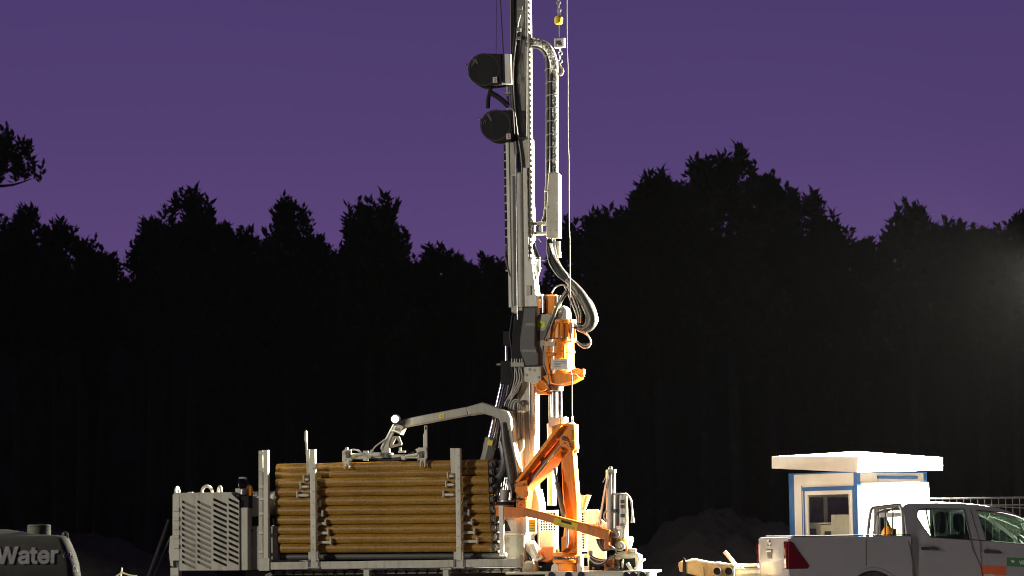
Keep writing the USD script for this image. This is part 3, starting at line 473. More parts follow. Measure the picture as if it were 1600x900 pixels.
# gripper and lamp
C7 = crop(500, 640, 8)
gm = 'pale_paint'
gb = A('gripper_beam', beam(P(*C7((330, 582))[0], .06), P(*C7((1310, 580))[0], .06), .12, .045), gm, label='grey pipe gripper beam hanging from the crane'); 
for (x0, y0, x1, y1, r) in ((385, 560, 560, 560, .022), (385, 607, 560, 607, .018), (1060, 585, 1220, 560, .022), (1060, 600, 1230, 598, .015)): A('gripper_cylinder', cyl(P(*C7((x0, y0))[0], -.03), P(*C7((x1, y1))[0], -.03), r, 12), gm, gb)
for (x0, y0, x1, y1, t) in ((535, 515, 590, 640, .1), (1010, 580, 1060, 630, .1), (565, 535, 745, 580, .08), (985, 475, 1012, 540, .06), (975, 515, 1060, 540, .08)):
    (a, ), (b, ) = C7((x0, y0)), C7((x1, y1)); A('gripper_lug', pbox(R, *a, *b, -.05, t), gm, gb)
for pts in (((275, 525), (310, 495), (390, 500), (385, 560), (395, 635), (365, 668), (368, 740), (352, 742), (345, 690), (328, 680), (314, 692), (312, 742), (296, 740), (296, 670), (275, 640)), ((1190, 495), (1240, 480), (1330, 470), (1340, 600), (1320, 625), (1318, 718), (1302, 720), (1298, 660), (1284, 648), (1268, 660), (1264, 716), (1248, 715), (1245, 620), (1215, 600), (1222, 560))):
    j = plate_('gripper_jaw', C7(*pts), -.12, .05, gm); plate_('jaw_rear_plate', C7(*pts), .12, .05, gm, j)
    x = pts[0][0]; a, b = C7((x + 45, 520), (x + 95, 600)); A('jaw_actuator', pbox(R, *a, *b, -.15, .05), 'dark_grey', j); bolts(j, C7((x + 30, 545), (x + 100, 545), (x + 40, 625), (x + 85, 640)), -.12, .016, 'pale_paint'); (c, ) = C7((x + 60, 500)); A('jaw_valve', cyl(P(*c, -.08), P(c[0], c[1] - 3.5, -.08), .028, 10), 'steel', j)
up_ = plate_('gripper_upright', C7((1288, 310), (1302, 290), (1304, 200), (1338, 200), (1342, 480), (1288, 480)), .02, .04, 'grey_paint'); plate_('upright_slot', C7((1312, 212), (1326, 212), (1326, 250), (1312, 250)), .012, .01, 'black_steel', up_)
plate_('hanger_link', C7((765, 480), (915, 195), (955, 205), (860, 420), (870, 560), (850, 598), (765, 605)), .0, .06, cr); plate_('hanger_edge', C7((755, 470), (910, 180), (925, 184), (775, 480), (780, 500), (757, 500)), -.03, .16, 'white_paint')  # white strip on the hanger stands for its lamp-lit left edge
plate_('hanger_head', C7((925, 190), (960, 165), (1045, 215), (1000, 315), (950, 290), (890, 275)), .02, .2, 'louvre_grey'); bolts(None, C7((960, 240), (985, 245), (940, 235)), .02, .02, 'dark_grey')
for q in (((880, 360), (900, 330), (985, 330), (1020, 420), (1015, 445), (890, 475), (870, 470)),): A('link_plate', holed(R, C7(*q), [C7((905, 435), (945, 352), (985, 405), (980, 425))], .02, .05), 'louvre_grey')
tube_('band', C7((888, 268), (930, 268), (975, 285), (1005, 300)), -.01, .012, 'pale_hose')
tube_('gripper_hose', C7((470, 505), (520, 545), (580, 585), (660, 602), (760, 605)), -.07, .017, 'pale_hose'); tube_('gripper_hose', C7((640, 602), (740, 622), (860, 632), (1000, 622)), -.08, .018, 'rubber'); tube_('gripper_hose', C7((360, 505), (420, 500), (480, 508)), -.06, .012, 'pale_hose')
tube_('gripper_hose', C7((640, 530), (690, 465), (760, 410), (815, 372)), -.05, .013, 'pale_hose'); A('hose_socket', cyl(P(*C7((640, 540))[0], -.05), P(*C7((652, 505))[0], -.05), .026, 10), 'pale_paint')
tube_('gripper_hose', C7((870, 640), (920, 610), (990, 600), (1080, 570), (1180, 530)), -.02, .012, 'rubber'); A('gripper_rotator', cyl(P(*C7((850, 600))[0], .05), P(*C7((850, 540))[0], .05), .09, 16), 'dark_grey')
lp = P(*C7((940, 112))[0], -.06)
wl = A('work_lamp', lathe(lp + np.array([.02, .10, .01]), lp + np.array([0, -.01, -.012]), [(0, .03), (.03, .06), (.08, .078), (.10, .078), (.11, .07)], 20), 'black_steel', label='lit round work lamp on the tip of the crane boom'); A('lamp_lens', lathe(lp + np.array([0, -.008, -.008]), lp + np.array([0, -.06, -.02]), [(0, .054), (.008, .054), (.014, .04), (.016, .0)], 20), 'lamp_glow', wl)
A('lamp_bracket', beam(lp + np.array([.03, .06, -.03]), P(*C7((965, 175))[0], .06), .03, .03), 'dark_grey', wl)
# --- orange column, arms and lower boom
C4 = crop(720, 640, 3.46)
og = 'orange'
col = plate_('orange_column', C4((540, 190), (605, 190), (622, 500), (628, 780), (545, 780), (562, 600), (548, 420)), .12, .24, og, bev=.012); plate_('column_edge', C4((598, 100), (612, 100), (618, 210), (606, 225), (628, 500), (632, 780), (614, 780), (608, 500), (596, 225)), .10, .28, og, col)
plate_('column_head', C4((488, 90), (530, 78), (615, 78), (618, 210), (600, 228), (548, 225), (530, 160), (492, 140)), .10, .3, og, bev=.012); A('head_flange', lathe(P(*C4((592, 92))[0], .25), P(*C4((592, 70))[0], .25), [(0, .10), (.01, .12), (.03, .12), (.05, .07), (.07, .06)], 24), 'plate_white'); box_('flange_lug', 898, 698, 902, 707, .2, .12, 'plate_white')
cyl_('head_pin', C4((555, 155))[0], C4((555, 155))[0], .05, .035, 'steel', v2=.1); bolts(None, C4((505, 95), (520, 110), (560, 180), (575, 195), (600, 110), (604, 170)), .1, .016)
for k in range(5): A('rust_bracket', pbox(R, 884 + 1.2 * k, 685 + 3 * k, 887 + 1.2 * k, 687 + 3 * k, .07, .03), 'dull_orange')
def link(name, top, ridge, low, v, t, m=og):
    hull_ = [P(x, y, v + .03) for x, y in C4(*top)] + [P(x, y, v) for x, y in C4(*ridge)] + [P(x, y, v + t * .75) for x, y in C4(*low)] + [P(x, y, v + t) for x, y in C4(*top)]
    return A(name, T(hull_, process=False).convex_hull, m)
link('upper_link', ((293, 390), (527, 80)), ((311, 392), (545, 84)), ((350, 390), (578, 108)), .0, .30)
link('lower_link', ((350, 425), (540, 200)), ((350, 432), (543, 210)), ((372, 452), (468, 330), (525, 308), (562, 238)), .0, .36)
tube_('link_rod', C4((360, 395), (545, 165)), .17, .035, 'dull_orange', smooth=False); tube_('link_hose', C4((372, 408), (440, 310), (548, 185)), .13, .014, 'steel'); A('link_collar', cyl(P(*C4((440, 285))[0], .17), P(*C4((458, 262))[0], .17), .05), 'steel'); A('link_collar', cyl(P(*C4((378, 365))[0], .17), P(*C4((392, 345))[0], .17), .05), 'steel')
plate_('arm_joint', C4((300, 395), (358, 378), (362, 430), (352, 530), (300, 528), (325, 470), (290, 440)), -.02, .4, og, bev=.01); bolts(None, C4((315, 410), (345, 405), (345, 480), (320, 515), (348, 520)), -.02, .022, 'dull_orange')
for (a, b, c, d) in ((296, 398, 340, 412), (340, 440, 362, 470), (318, 488, 350, 500)):
    (p0, ), (p1, ) = C4((a, b)), C4((c, d)); A('joint_clevis', pbox(R, *p0, *p1, -.06, .06), 'dull_orange')
hub = A('boom_hub', lathe(P(788, 808, .0), P(788, 788, .0), [(0, .10), (.02, .135), (.13, .135), (.14, .15), (.18, .15), (.19, .13)], 28), 'dull_orange'); A('hub_gasket', cyl(P(789, 789, .0), P(789, 784.5, .0), .13, 24), 'black_steel', hub); A('hub_plate', cyl(P(791, 784.5, .0), P(791, 781.5, .0), .145, 24), 'steel', hub); A('hub_column', cyl(P(788, 782, .0), P(788, 765, .0), .07), 'crane_grey', hub); A('hub_plate', cyl(P(807, 780.5, -.02), P(807, 778.5, -.02), .10, 20), 'black_steel', hub)
bm = plate_('lower_boom', C4((232, 530), (280, 527), (350, 535), (430, 556), (800, 655), (803, 668), (803, 752), (776, 756), (774, 702), (420, 592), (350, 578), (300, 585), (232, 584)), -.16, .2, 'dull_orange', bev=.012, label='long orange swing boom with yellow warning strip')
wr = plate_('warning_strip', C4((505, 582), (634, 617), (630, 656), (500, 622)), -.166, .007, 'yellow', bm, bev=.001); plate_('warning_text_bar', C4((543, 594), (598, 609), (597, 624), (541, 609)), -.171, .005, 'sign_black', bm, bev=.001)
for k in range(3): plate_('printed_line', C4((515, 612 + 6 * k), (615, 638 + 6 * k), (615, 640 + 6 * k), (515, 614 + 6 * k)), -.170, .004, 'mid_grey', bm, bev=.001)
plate_('boom_top_edge', C4((232, 527), (350, 531), (430, 552), (803, 651), (803, 657), (430, 558), (350, 537), (232, 532)), -.17, .22, 'orange', bm)
cyl_('gas_strut', C4((505, 315))[0], C4((520, 395))[0], .02, .022, 'chrome'); cyl_('gas_strut', C4((519, 390))[0], C4((560, 590))[0], .02, .036, 'dark_grey'); plate_('strut_foot', C4((545, 690), (578, 675), (580, 745), (545, 770)), .04, .12, og); tube_('strut_hose', C4((560, 590), (575, 640), (578, 700), (572, 745)), .0, .02, 'pale_hose')
A('column_flange', lathe(P(886, 870, .25), P(886, 864, .25), [(0, .21), (.01, .225), (.06, .225), (.07, .21)], 32), og); A('column_flange', lathe(P(886, 880, .25), P(886, 874, .25), [(0, .21), (.01, .225), (.05, .225), (.06, .21)], 32), og)
ob = A('column_base', lathe(P(886, 896, .25), P(886, 880, .25), [(0, .19), (.01, .20), (.15, .20), (.16, .19)], 32), og)
for k in range(20):
    an = 2 * math.pi * k / 20; c = P(886, 874, .25); A('flange_bolt', cyl(c + np.array([math.cos(an), math.sin(an), 0]) * .2, c + np.array([math.cos(an) * .2, math.sin(an) * .2, .06]), .014, 6, .003), 'steel', ob)
A('flange_side', pbox(R, 901, 868, 908, 895, .15, .2), 'plate_white')
# --- guard cages behind
def cage(x0, y0, x1, y1, v, nx, ny):
    f = box_('guard_frame', x0, y0, x1, y0 + 3.2, v, .04, 'white_paint')
    for (a, b, c, d) in ((x0, y1 - 3, x1, y1), (x0, y0, x0 + 3, y1), (x1 - 3, y0, x1, y1)): A('frame_bar', pbox(R, a, b, c, d, v - .005, .05), 'white_paint', f)
    for k in range(1, nx): x = x0 + (x1 - x0) * k / nx; A('mesh_bar', pbox(R, x - .6, y0 + 2, x + .6, y1 - 2, v + .012, .012, .002), 'white_paint', f)
    for k in range(1, ny): y = y0 + (y1 - y0) * k / ny; A('mesh_bar', pbox(R, x0 + 2, y - .6, x1 - 2, y + .6, v + .026, .012, .002), 'white_paint', f)
cage(840, 797, 872, 866, 1.0, 8, 17); cage(900, 797, 917, 862, 1.0, 4, 16)
box_('guard_panel', 917.5, 796, 935, 836, 1.0, .03, 'white_paint'); box_('guard_panel', 931, 797.5, 938, 836, .98, .02, 'crane_grey'); plate_('guard_flap', [(901, 773), (915, 773.5), (910, 797), (901, 797)], .98, .03, 'crane_grey'); plate_('guard_flap_edge', [(916, 773), (923, 773.5), (914, 797), (909.5, 797)], .95, .05, 'white_paint'); plate_('guard_flap_trim', [(914.5, 774), (917, 774), (911, 797), (908.5, 797)], .94, .012, og)
box_('guard_floor', 838, 866, 940, 872, .9, .3, 'pale_paint'); box_('guard_rail', 902, 819, 945, 822.5, .93, .05, 'dull_orange'); box_('rear_cabinet', 918, 836, 946, 892, .85, .1, 'white_paint')
box_('bright_cover', 843, 829, 863, 856, .72, .2, 'white_paint', bev=.02); plate_('chute', [(817, 847), (829, 845), (849, 872), (838, 878), (822, 862)], .25, .3, 'white_paint', bev=.01); plate_('orange_chute', [(845, 855), (866, 854.5), (866.5, 873), (855, 879), (836.5, 876)], .3, .35, 'dull_orange', bev=.015)
plate_('floor_casting', [(816, 882), (823, 876), (833, 877), (837, 894), (815, 894)], .1, .3, 'pale_paint'); plate_('floor_casting', [(862, 884), (867, 879), (876, 886), (877, 894), (860, 894)], .08, .3, 'plate_white'); plate_('dark_cover', [(846, 884), (862, 876), (866, 878), (862, 893), (845, 893)], .2, .3, 'black_steel'); plate_('floor_strut', [(828, 850), (834, 848), (842, 868), (838, 872)], .22, .05, 'grey_paint')
for k in range(5): tube_('hose', [(812 + 3 * k, 852), (815 + 3 * k, 866), (818 + 4 * k, 880), (826 + 5 * k, 889)], .3 + .04 * k, .012, ('rubber', 'pale_hose')[k % 2])
for k in range(3): A('small_valve', pbox(R, 868 + 3.5 * k, 858 + 4 * k, 871 + 3.5 * k, 876, .1 + .05 * k, .06), ('steel', 'dark_grey', 'pale_paint')[k])
box_('deck', 790, 893, 1003, 897, -.12, 1.6, 'pale_paint')
# --- right-hand clamp table
C9 = crop(920, 720, 5)
def seg(a, b, v, r, m, n=16, nm='column'): return A(nm, cyl(P(*C9(a)[0], v), P(*C9(b)[0], v), r, n), m)
seg((160, 70), (162, 545), .12, .055, 'white_paint', nm='guide_column'); seg((188, 72), (192, 545), .15, .045, 'plate_white', nm='guide_column'); A('column_cap', pbox(R, *C9((146, 66))[0], *C9((200, 92))[0], .05, .15), 'grey_paint'); A('cap_pin', ball(P(*C9((170, 60))[0], .12), .035), 'steel')
seg((222, 262), (222, 540), .2, .10, 'steel', 20, 'clamp_cylinder'); seg((262, 262), (262, 520), .16, .06, 'plate_white', 14, 'clamp_cylinder'); seg((285, 258), (287, 690), .14, .042, 'white_paint', nm='clamp_rod'); A('cylinder_cap', cyl(P(*C9((240, 268))[0], .2), P(*C9((240, 252))[0], .2), .13, 22), 'grey_paint')
for y in (305, 345, 415, 490): A('cylinder_band', pbox(R, *C9((246, y))[0], *C9((276, y + 26))[0], .08, .06), 'dark_grey')
A('cylinder_bracket', pbox(R, *C9((175, 378))[0], *C9((216, 402))[0], .06, .1), 'dark_grey')
tube_('stay_rod', C9((155, 90), (80, 530)), .05, .013, 'steel', smooth=False); tube_('stay_rod', C9((148, 95), (70, 535)), .1, .013, 'pale_hose', smooth=False); tube_('stay_rod', C9((110, 170), (135, 120)), .1, .006, 'steel', smooth=False)
tube_('cable', C9((285, 255), (310, 275), (332, 315), (338, 370), (340, 415)), .1, .015, 'pale_hose'); plate_('cable_plug', C9((332, 405), (346, 405), (348, 440), (356, 480), (326, 484), (331, 440)), .09, .05, 'plate_white')
tube_('loop_hose', C9((160, 478), (130, 460), (118, 430), (130, 400), (150, 390)), .08, .015, 'pale_hose')
A('clamp_body', pbox(R, *C9((160, 528))[0], *C9((238, 690))[0], .05, .3, .015), 'mid_grey'); A('clamp_roller', cyl(P(*C9((208, 570))[0], .05), P(*C9((208, 570))[0], -.06), .068, 24), 'pale_paint'); A('roller_ring', ring(P(*C9((208, 570))[0], -.06), R.v, .045, .02), 'steel'); A('clamp_sleeve', cyl(P(*C9((258, 510))[0], .1), P(*C9((258, 610))[0], .1), .085, 20), 'plate_white'); A('clamp_collar', cyl(P(*C9((258, 608))[0], .1), P(*C9((258, 640))[0], .1), .09, 20), 'yellow')
A('pulley', ring(P(*C9((244, 665))[0], .0), R.v, .05, .028), 'pale_paint'); A('clamp_flap', plate(R, C9((100, 460), (135, 490), (158, 530), (158, 600), (105, 600)), .3, .04), 'white_paint')
plate_('side_lever', C9((290, 600), (330, 590), (348, 605), (335, 660), (320, 690), (296, 690)), .2, .06, 'plate_white'); plate_('side_foot', C9((312, 680), (368, 690), (366, 715), (316, 712)), .1, .1, 'grey_paint'); box_('orange_block', *C9((286, 660))[0], *C9((302, 712))[0], .06, .1, 'dull_orange')
plate_('table_frame', C9((205, 730), (240, 715), (350, 720), (388, 740), (386, 840), (370, 870), (200, 870)), .2, .35, 'grey_paint'); plate_('table_recess', C9((240, 770), (360, 760), (365, 830), (330, 850), (240, 850)), .19, .015, 'black_steel'); A('table_rim', tube([P(*q, .16) for q in C9((205, 735), (245, 722), (350, 726), (384, 745), (382, 835), (368, 865))], .022), 'grey_paint')
seg((262, 815), (276, 815), .13, .09, 'steel', 20, 'table_wheel'); tube_('table_strut', C9((300, 800), (338, 860)), .1, .03, 'grey_paint', smooth=False); plate_('table_arm', C9((372, 775), (432, 763), (440, 775), (400, 800), (380, 830), (372, 830)), .2, .08, 'pale_paint'); A('arm_foot', pbox(R, *C9((355, 830))[0], *C9((385, 868))[0], .15, .2), 'pale_paint')
for k in range(9):
    x = 20 + 25 * k; tube_('hose', C9((60 + 10 * k, 610), (75 + 8 * k, 655), (110 + 8 * k, 700 - 4 * k), (160 + 6 * k, 690), (215, 650 + 9 * k)), [-.0, -.05 - .015 * k, .02], .012, ('rubber', 'rubber', 'grey_hose')[k % 3])
for k in range(6): tube_('hose', C9((10, 735 + 8 * k), (50, 760 + 10 * k), (110, 775 + 6 * k), (170, 770 - 5 * k), (210, 745)), [.0, -.03 * k, .1], .012, ('rubber', 'pale_hose', 'rubber')[k % 3])
A('valve_bank', pbox(R, *C9((0, 780))[0], *C9((95, 860))[0], .1, .25, .015), 'black_steel'); A('valve_bank', pbox(R, *C9((-5, 700))[0], *C9((30, 740))[0], .12, .1), 'steel'); A('orange_pad', pbox(R, *C9((118, 765))[0], *C9((190, 842))[0], .05, .25), 'dull_orange')
for k in range(5): A('valve_knob', cyl(P(*C9((8 + 19 * k, 782))[0], .12), P(*C9((8 + 19 * k, 764))[0], .12), .018, 10), ('steel', 'pale_paint')[k % 2])
for k in range(10): A('pipe_fitting', cyl(P(*C9((30 + 22 * k, 845 - (k * 37) % 40))[0], .05), P(*C9((44 + 22 * k, 838 - (k * 37) % 40))[0], .05), .02 + .006 * (k % 3), 8), ('steel', 'pale_paint', 'dark_grey')[k % 3])
# --- crawler tracks
def track(u0, u1, v, w, name_lab):
    z1, z0, r = R.uz(700, 893, v)[1], .03, .0; r = (z1 - z0) / 2; zc = (z0 + z1) / 2; L = u1 - u0 - 2 * r; per = 2 * L + 2 * math.pi * r; n = int(per / .17); first = None
    tb = A('track_frame', R.out(lbox((u0 + r, v + .1, zc - .16), (u1 - r, v + w - .1, zc + .16), .02)), 'dark_grey', label=name_lab)
    for k in range(n):
        s = k / n * per
        if s < L: c, an = (u0 + r + s, z1), 0
        elif s < L + math.pi * r: t = (s - L) / r; c, an = (u1 - r + r * math.sin(t), zc + r * math.cos(t)), -t
        elif s < 2 * L + math.pi * r: c, an = (u1 - r - (s - L - math.pi * r), z0), math.pi
        else: t = (s - 2 * L - math.pi * r) / r; c, an = (u0 + r - r * math.sin(t), zc - r * math.cos(t)), math.pi - t
        m = cat(lbox((-.072, v, -.03), (.072, v + w, .0), .008), lbox((-.055, v + .01, .0), (.055, v + w - .01, .034), .016)); Vv = np.array(m.vertices); ca, sa = math.cos(an), math.sin(an)
        m.vertices = np.stack([c[0] + Vv[:, 0] * ca - Vv[:, 2] * sa, Vv[:, 1], c[1] + Vv[:, 0] * sa + Vv[:, 2] * ca], 1); A('track_shoe', R.out(m), 'shoe_steel', tb)
    for k, uu in enumerate(np.linspace(u0 + r, u1 - r, 7)): rr = r - .05 if k in (0, 6) else .13; zz = zc if k in (0, 6) else z0 + .17; A('track_roller', cyl(R.w(uu, v + .02, zz), R.w(uu, v + w - .02, zz), rr, 24, .02), 'black_steel', tb)
track(-4.3, .35, .02, .42, None); track(-4.3, .35, 1.5, .42, None)
fb = A('front_outrigger', R.out(lbox((.5, -.14, R.uz(900, 899, -.1)[1] - .35), (2.15, .4, R.uz(900, 894.5, -.1)[1]), .02)), 'pale_paint')
for x in (862, 888, 908, 979, 990, 1004): A('tool_roller', cyl(P(x, 898.5, -.17), P(x, 898.5, .1), .052, 20), 'rubber', fb)
A('chassis', R.out(lbox((-4.6, .44, .35), (1.6, 1.48, R.uz(600, 889, .3)[1]), .02)), 'dark_grey'); A('outrigger_foot', R.out(lbox((.7, -.05, .0), (1.9, .35, .3), .03)), 'dark_grey')
# --- winch line and hoist wire
rig.done()
hoist = Thing('winch_rope', 'thin pale steel rope running down the right of the mast to the orange column', 'rope', R.yaw)
hoist.add('rope', tube([P(885, -80, .3), P(885.8, 0, .3), P(889, 300, .3), P(892.5, 560, .3), P(894.6, 660, .3)], .0085, 6, smooth=False), 'pale_hose'); hoist.add('rope_socket', cyl(P(894.2, 650, .3), P(894.7, 662, .3), .02, 10), 'steel'); hoist.done()
hk = Thing('hoist_hook', 'yellow weight, white block and crane hook hanging on a wire beside the hose arch', 'hook', R.yaw)
hv = .45
hk.add('wire', tube(V3([(870.5, -60), (871.5, 0), (872.5, 28)], hv), .008, 6), 'steel'); hk.add('wire', tube(V3([(875, -60), (873.5, 0), (875.5, 26)], hv), .008, 6), 'steel')
for k in range(4): hk.add('shackle', ring(P(872.5 + .4 * k, -2 + 6 * k, hv), R.v if k % 2 else R.u, .028, .009, 16, 6), 'steel')
hk.add('yellow_weight', lathe(P(873, 38, hv), P(873, 24.5, hv), [(0, .045), (.02, .066), (.10, .07), (.12, .055), (.135, .03)], 20), 'yellow'); hk.add('wire', tube(V3([(873.2, 38), (874, 61)], hv), .007, 6), 'steel')
bl = hk.add('swivel_block', cat(pbox(R, 865.5, 59.5, 881.5, 63, hv - .05, .1), pbox(R, 865.5, 70.5, 881.5, 73.5, hv - .05, .1), pbox(R, 865.5, 62, 869, 71.5, hv - .049, .098), pbox(R, 878, 62, 881.5, 71.5, hv - .049, .098)), 'plate_white'); hk.add('sheave', cyl(P(873.5, 66.8, hv - .03), P(873.5, 66.8, hv + .03), .04, 20), 'steel', bl)
for k in range(4): hk.add('chain_link', ring(P(875 + .4 * (k % 2), 77 + 6.2 * k, hv), R.v if k % 2 else R.u * .8 + R.v * .4, .03, .010, 16, 6), 'steel')
hk.add('hook', tube(V3([(875, 99), (876, 104), (879, 108), (879.3, 113), (876, 117), (872.5, 115.5), (872, 111.5)], hv), [.012, .014, .018, .02, .02, .016, .008], 10), 'yellow_tube'); hk.done()

# ------------------------------------------------------------------ drill pipes in the rack
rows = [  # left end, right end, y at the left, y at the right; from the bottom up
    (439.5, 770, 857, 854.8), (436.5, 769, 842.5, 839.6), (434.5, 768, 828, 824.8), (433.5, 767.5, 813, 810), (433, 766.5, 798.5, 795), (432, 766, 784, 780), (433.5, 765, 769.5, 765), (432, 764.5, 755, 750.5), (432, 764.5, 742.5, 736.8), (433, 764, 732, 725)]
ORD = ['lowest', 'second from the bottom', 'third from the bottom', 'fourth from the bottom', 'fifth from the bottom', 'sixth from the bottom', 'seventh from the bottom', 'third from the top', 'second from the top', 'topmost']
proto = None
def pipe_at(a, b, label, group):
    t = Thing('drill_pipe', label, 'pipe', R.yaw, group); L = np.linalg.norm(b - a); d = (b - a) / L
    body = t.add('pipe_body', lathe(a, b, [(.10, .001), (.10, .052), (0, .052), (0, .0705), (.003, .072), (L - .006, .072), (L, .069), (L + .0, .05)], 24), 'pipe_rust')
    t.add('threaded_end', lathe(b, b + d, [(-.02, .05), (0, .058), (.045, .056), (.05, .05), (.05, .04), (.0, .04), (.0, .001)], 20), 'dark_grey'); t.add('end_ring', ring(b + d * .05, d, .049, .009, 20, 6), 'steel'); return t.done()
pipes = []
for k, (xa, xb, ya, yb) in enumerate(rows):
    a, b = P(xa, ya, -.02), P(xb, yb, -.02)
    if k >= 8: a, b = P(xa, ya, .04), P(xb, yb, .04)
    pipes.append(pipe_at(a, b, f'rusty brown drill pipe, {ORD[k]} in the front column of the rack', None))
for c in range(1, 4):
    for k in range(10):
        s = pipes[k]; off = R.v * (.152 * c) + np.array([0, 0, .004 * c]) + R.u * float(rng.uniform(-.07, .05)); copy(s, s.base + off, R.yaw, 'rusty brown drill pipe in the columns behind the front one', 'drill pipes in the rear columns of the rack')

# ------------------------------------------------------------------ pickup truck
K = Frame((at(1231, 837, 40.0)[0], 40.0), 9.0)
tk = Thing('pickup_truck', 'dirty silver double-cab pickup with roll bar, parked before the kiosk', 'pickup truck', K.yaw); TA = tk.add
W = 1.80
def kuz(pts, v=0): return [K.uz(x, y, v) for x, y in pts]
def arc(cx, cy, r, a0, a1, n=14): return [(cx + r * math.cos(math.radians(a)), cy + r * math.sin(math.radians(a))) for a in np.linspace(a0, a1, n)]
ax = K.uz(1365, 935, 0); AR = .43
zr = K.uz(1300, 838, 0)[1]; ub0, ub1 = K.uz(1231, 860, 0)[0], K.uz(1425.5, 860, 0)[0]; zb = .62
def side(poly, name, m='truck_paint', t=.045, par=None, both=True, v=0.0, bev=.008):
    i = TA(name, K.out(prism(poly, v, v + t, bev)), m, par)
    if both: TA(name, K.out(prism(poly, W - v - t, W - v, bev)), m, par)
    return i
wheel_arc = [(ax[0] + AR * math.cos(t), ax[1] + AR * math.sin(t)) for t in np.linspace(math.pi * 1.06, -math.pi * .06, 18)]
bedpoly = [(ub0 + .02, zb), *[(x, max(z, zb)) for x, z in wheel_arc if z > zb - .02], (ub1, zb), (ub1 - .012, zr - .008), (ub0 + .10, zr), (ub0 + .0, zr - .03), (ub0, zb + .2)]
bed = side(bedpoly, 'bed_side'); TA('bed_floor', K.out(lbox((ub0 + .04, .05, zr - .48), (ub1, W - .05, zr - .44))), 'dark_grey'); TA('bed_front', K.out(lbox((ub1 - .06, .05, zr - .45), (ub1 - .01, W - .05, zr - .01))), 'truck_paint')
TA('wheel_housing', K.out(lbox((ax[0] - .5, .05, .5), (ax[0] + .5, W - .05, zr - .5), .02)), 'black_plastic')
for v in (0.0, W - .09): TA('rail_trim', K.out(lbox((ub0 + .10, v + .004, zr), (ub1 - .02, v + .085, zr + .02), .006)), 'black_plastic')
for x in (1352.8,): TA('panel_seam', K.out(prism(kuz([(x, 842), (x + 1, 842), (x + 1, 884), (x, 884)]), -.003, .0, .0005)), 'black_plastic', bed)
for v0, nm in ((-.012, 0), (W - .03, 1)):
    pr = [(ax[0] + (AR + .05) * math.cos(t), ax[1] + (AR + .05) * math.sin(t)) for t in np.linspace(math.pi, 0, 18)] + [(ax[0] + AR * math.cos(t), ax[1] + AR * math.sin(t)) for t in np.linspace(0, math.pi, 18)]
    TA('arch_flare', K.out(prism(pr, v0, v0 + .04, .006)), 'truck_paint')
# tailgate: bowed panel between the two sides
def tailgate():
    vs = np.linspace(.03, W - .03, 15); zs = np.array([zb + .02, zb + .1, zb + .3, zr - .22, zr - .12, zr - .04, zr - .005, zr - .0]); off = np.array([.02, .0, -.005, -.01, .0, -.012, .01, .05])
    Vt = np.array([[ub0 - .04 * (1 - (2 * (v - W / 2) / W) ** 4) + off[j] + (.02 if abs(v - W / 2) > .86 else 0), v, zs[j]] for v in vs for j in range(8)]); V2 = Vt + [.07, 0, 0]; n = len(vs); f = []
    for i in range(n - 1):
        for j in range(7): a = i * 8 + j; b = a + 8; f += [[a, b + 1, b], [a, a + 1, b + 1]]
    f = np.array(f); N = len(Vt); edge = []
    loop = [i * 8 for i in range(n)] + [(n - 1) * 8 + j for j in range(1, 8)] + [i * 8 + 7 for i in range(n - 2, -1, -1)] + [j for j in range(6, 0, -1)]
    for a, b in zip(loop, loop[1:] + loop[:1]): edge += [[a, b, b + N], [a, b + N, a + N]]
    return K.out(T(np.vstack([Vt, V2]), np.vstack([f, f[:, ::-1] + N, edge]), process=False))
tg = TA('tailgate', tailgate(), 'truck_paint', smooth=40)
def onface(u, v, z): return K.w(u, v, z)
ut = ub0 - .05
E = Frame(K.o[:2], K.yaw - 90)              # looking square at the tailgate: u runs from the far side to the near side
def tg_plate(pts_vz, t, m, name, d=.0): # outline in (v, z) on the tailgate
    pts = np.array([(-v, z) for v, z in pts_vz]); mm = prism(pts, 0, t, .004); Q = np.asarray(mm.vertices); mm.vertices = np.stack([ut - d - t + Q[:, 1], -Q[:, 0], Q[:, 2]], 1); return TA(name, K.out(fixn(mm)), m, tg)
tg_plate([(.72, zr - .19), (1.10, zr - .19), (1.04, zr - .34), (.80, zr - .34)], .006, 'black_plastic', 'handle_recess'); tg_plate([(.78, zr - .2), (1.04, zr - .2), (1.04, zr - .235), (.78, zr - .235)], .03, 'chrome', 'tailgate_handle'); tg_plate([(.34, zr - .2), (.62, zr - .2), (.62, zr - .25), (.34, zr - .25)], .004, 'steel', 'model_badge')
oc = onface(ut - .012, .90, zr - .10); th = np.linspace(0, 2 * np.pi, 25)[:-1]
TA('oval_emblem', tube([oc + K.v * .10 * math.cos(t) + K.z * .048 * math.sin(t) for t in np.append(th, 0)], .009, 6), 'chrome', tg); TA('oval_emblem', tube([oc + K.v * .035 * math.cos(t) + K.z * .045 * math.sin(t) for t in np.append(th, 0)], .006, 6), 'chrome', tg)
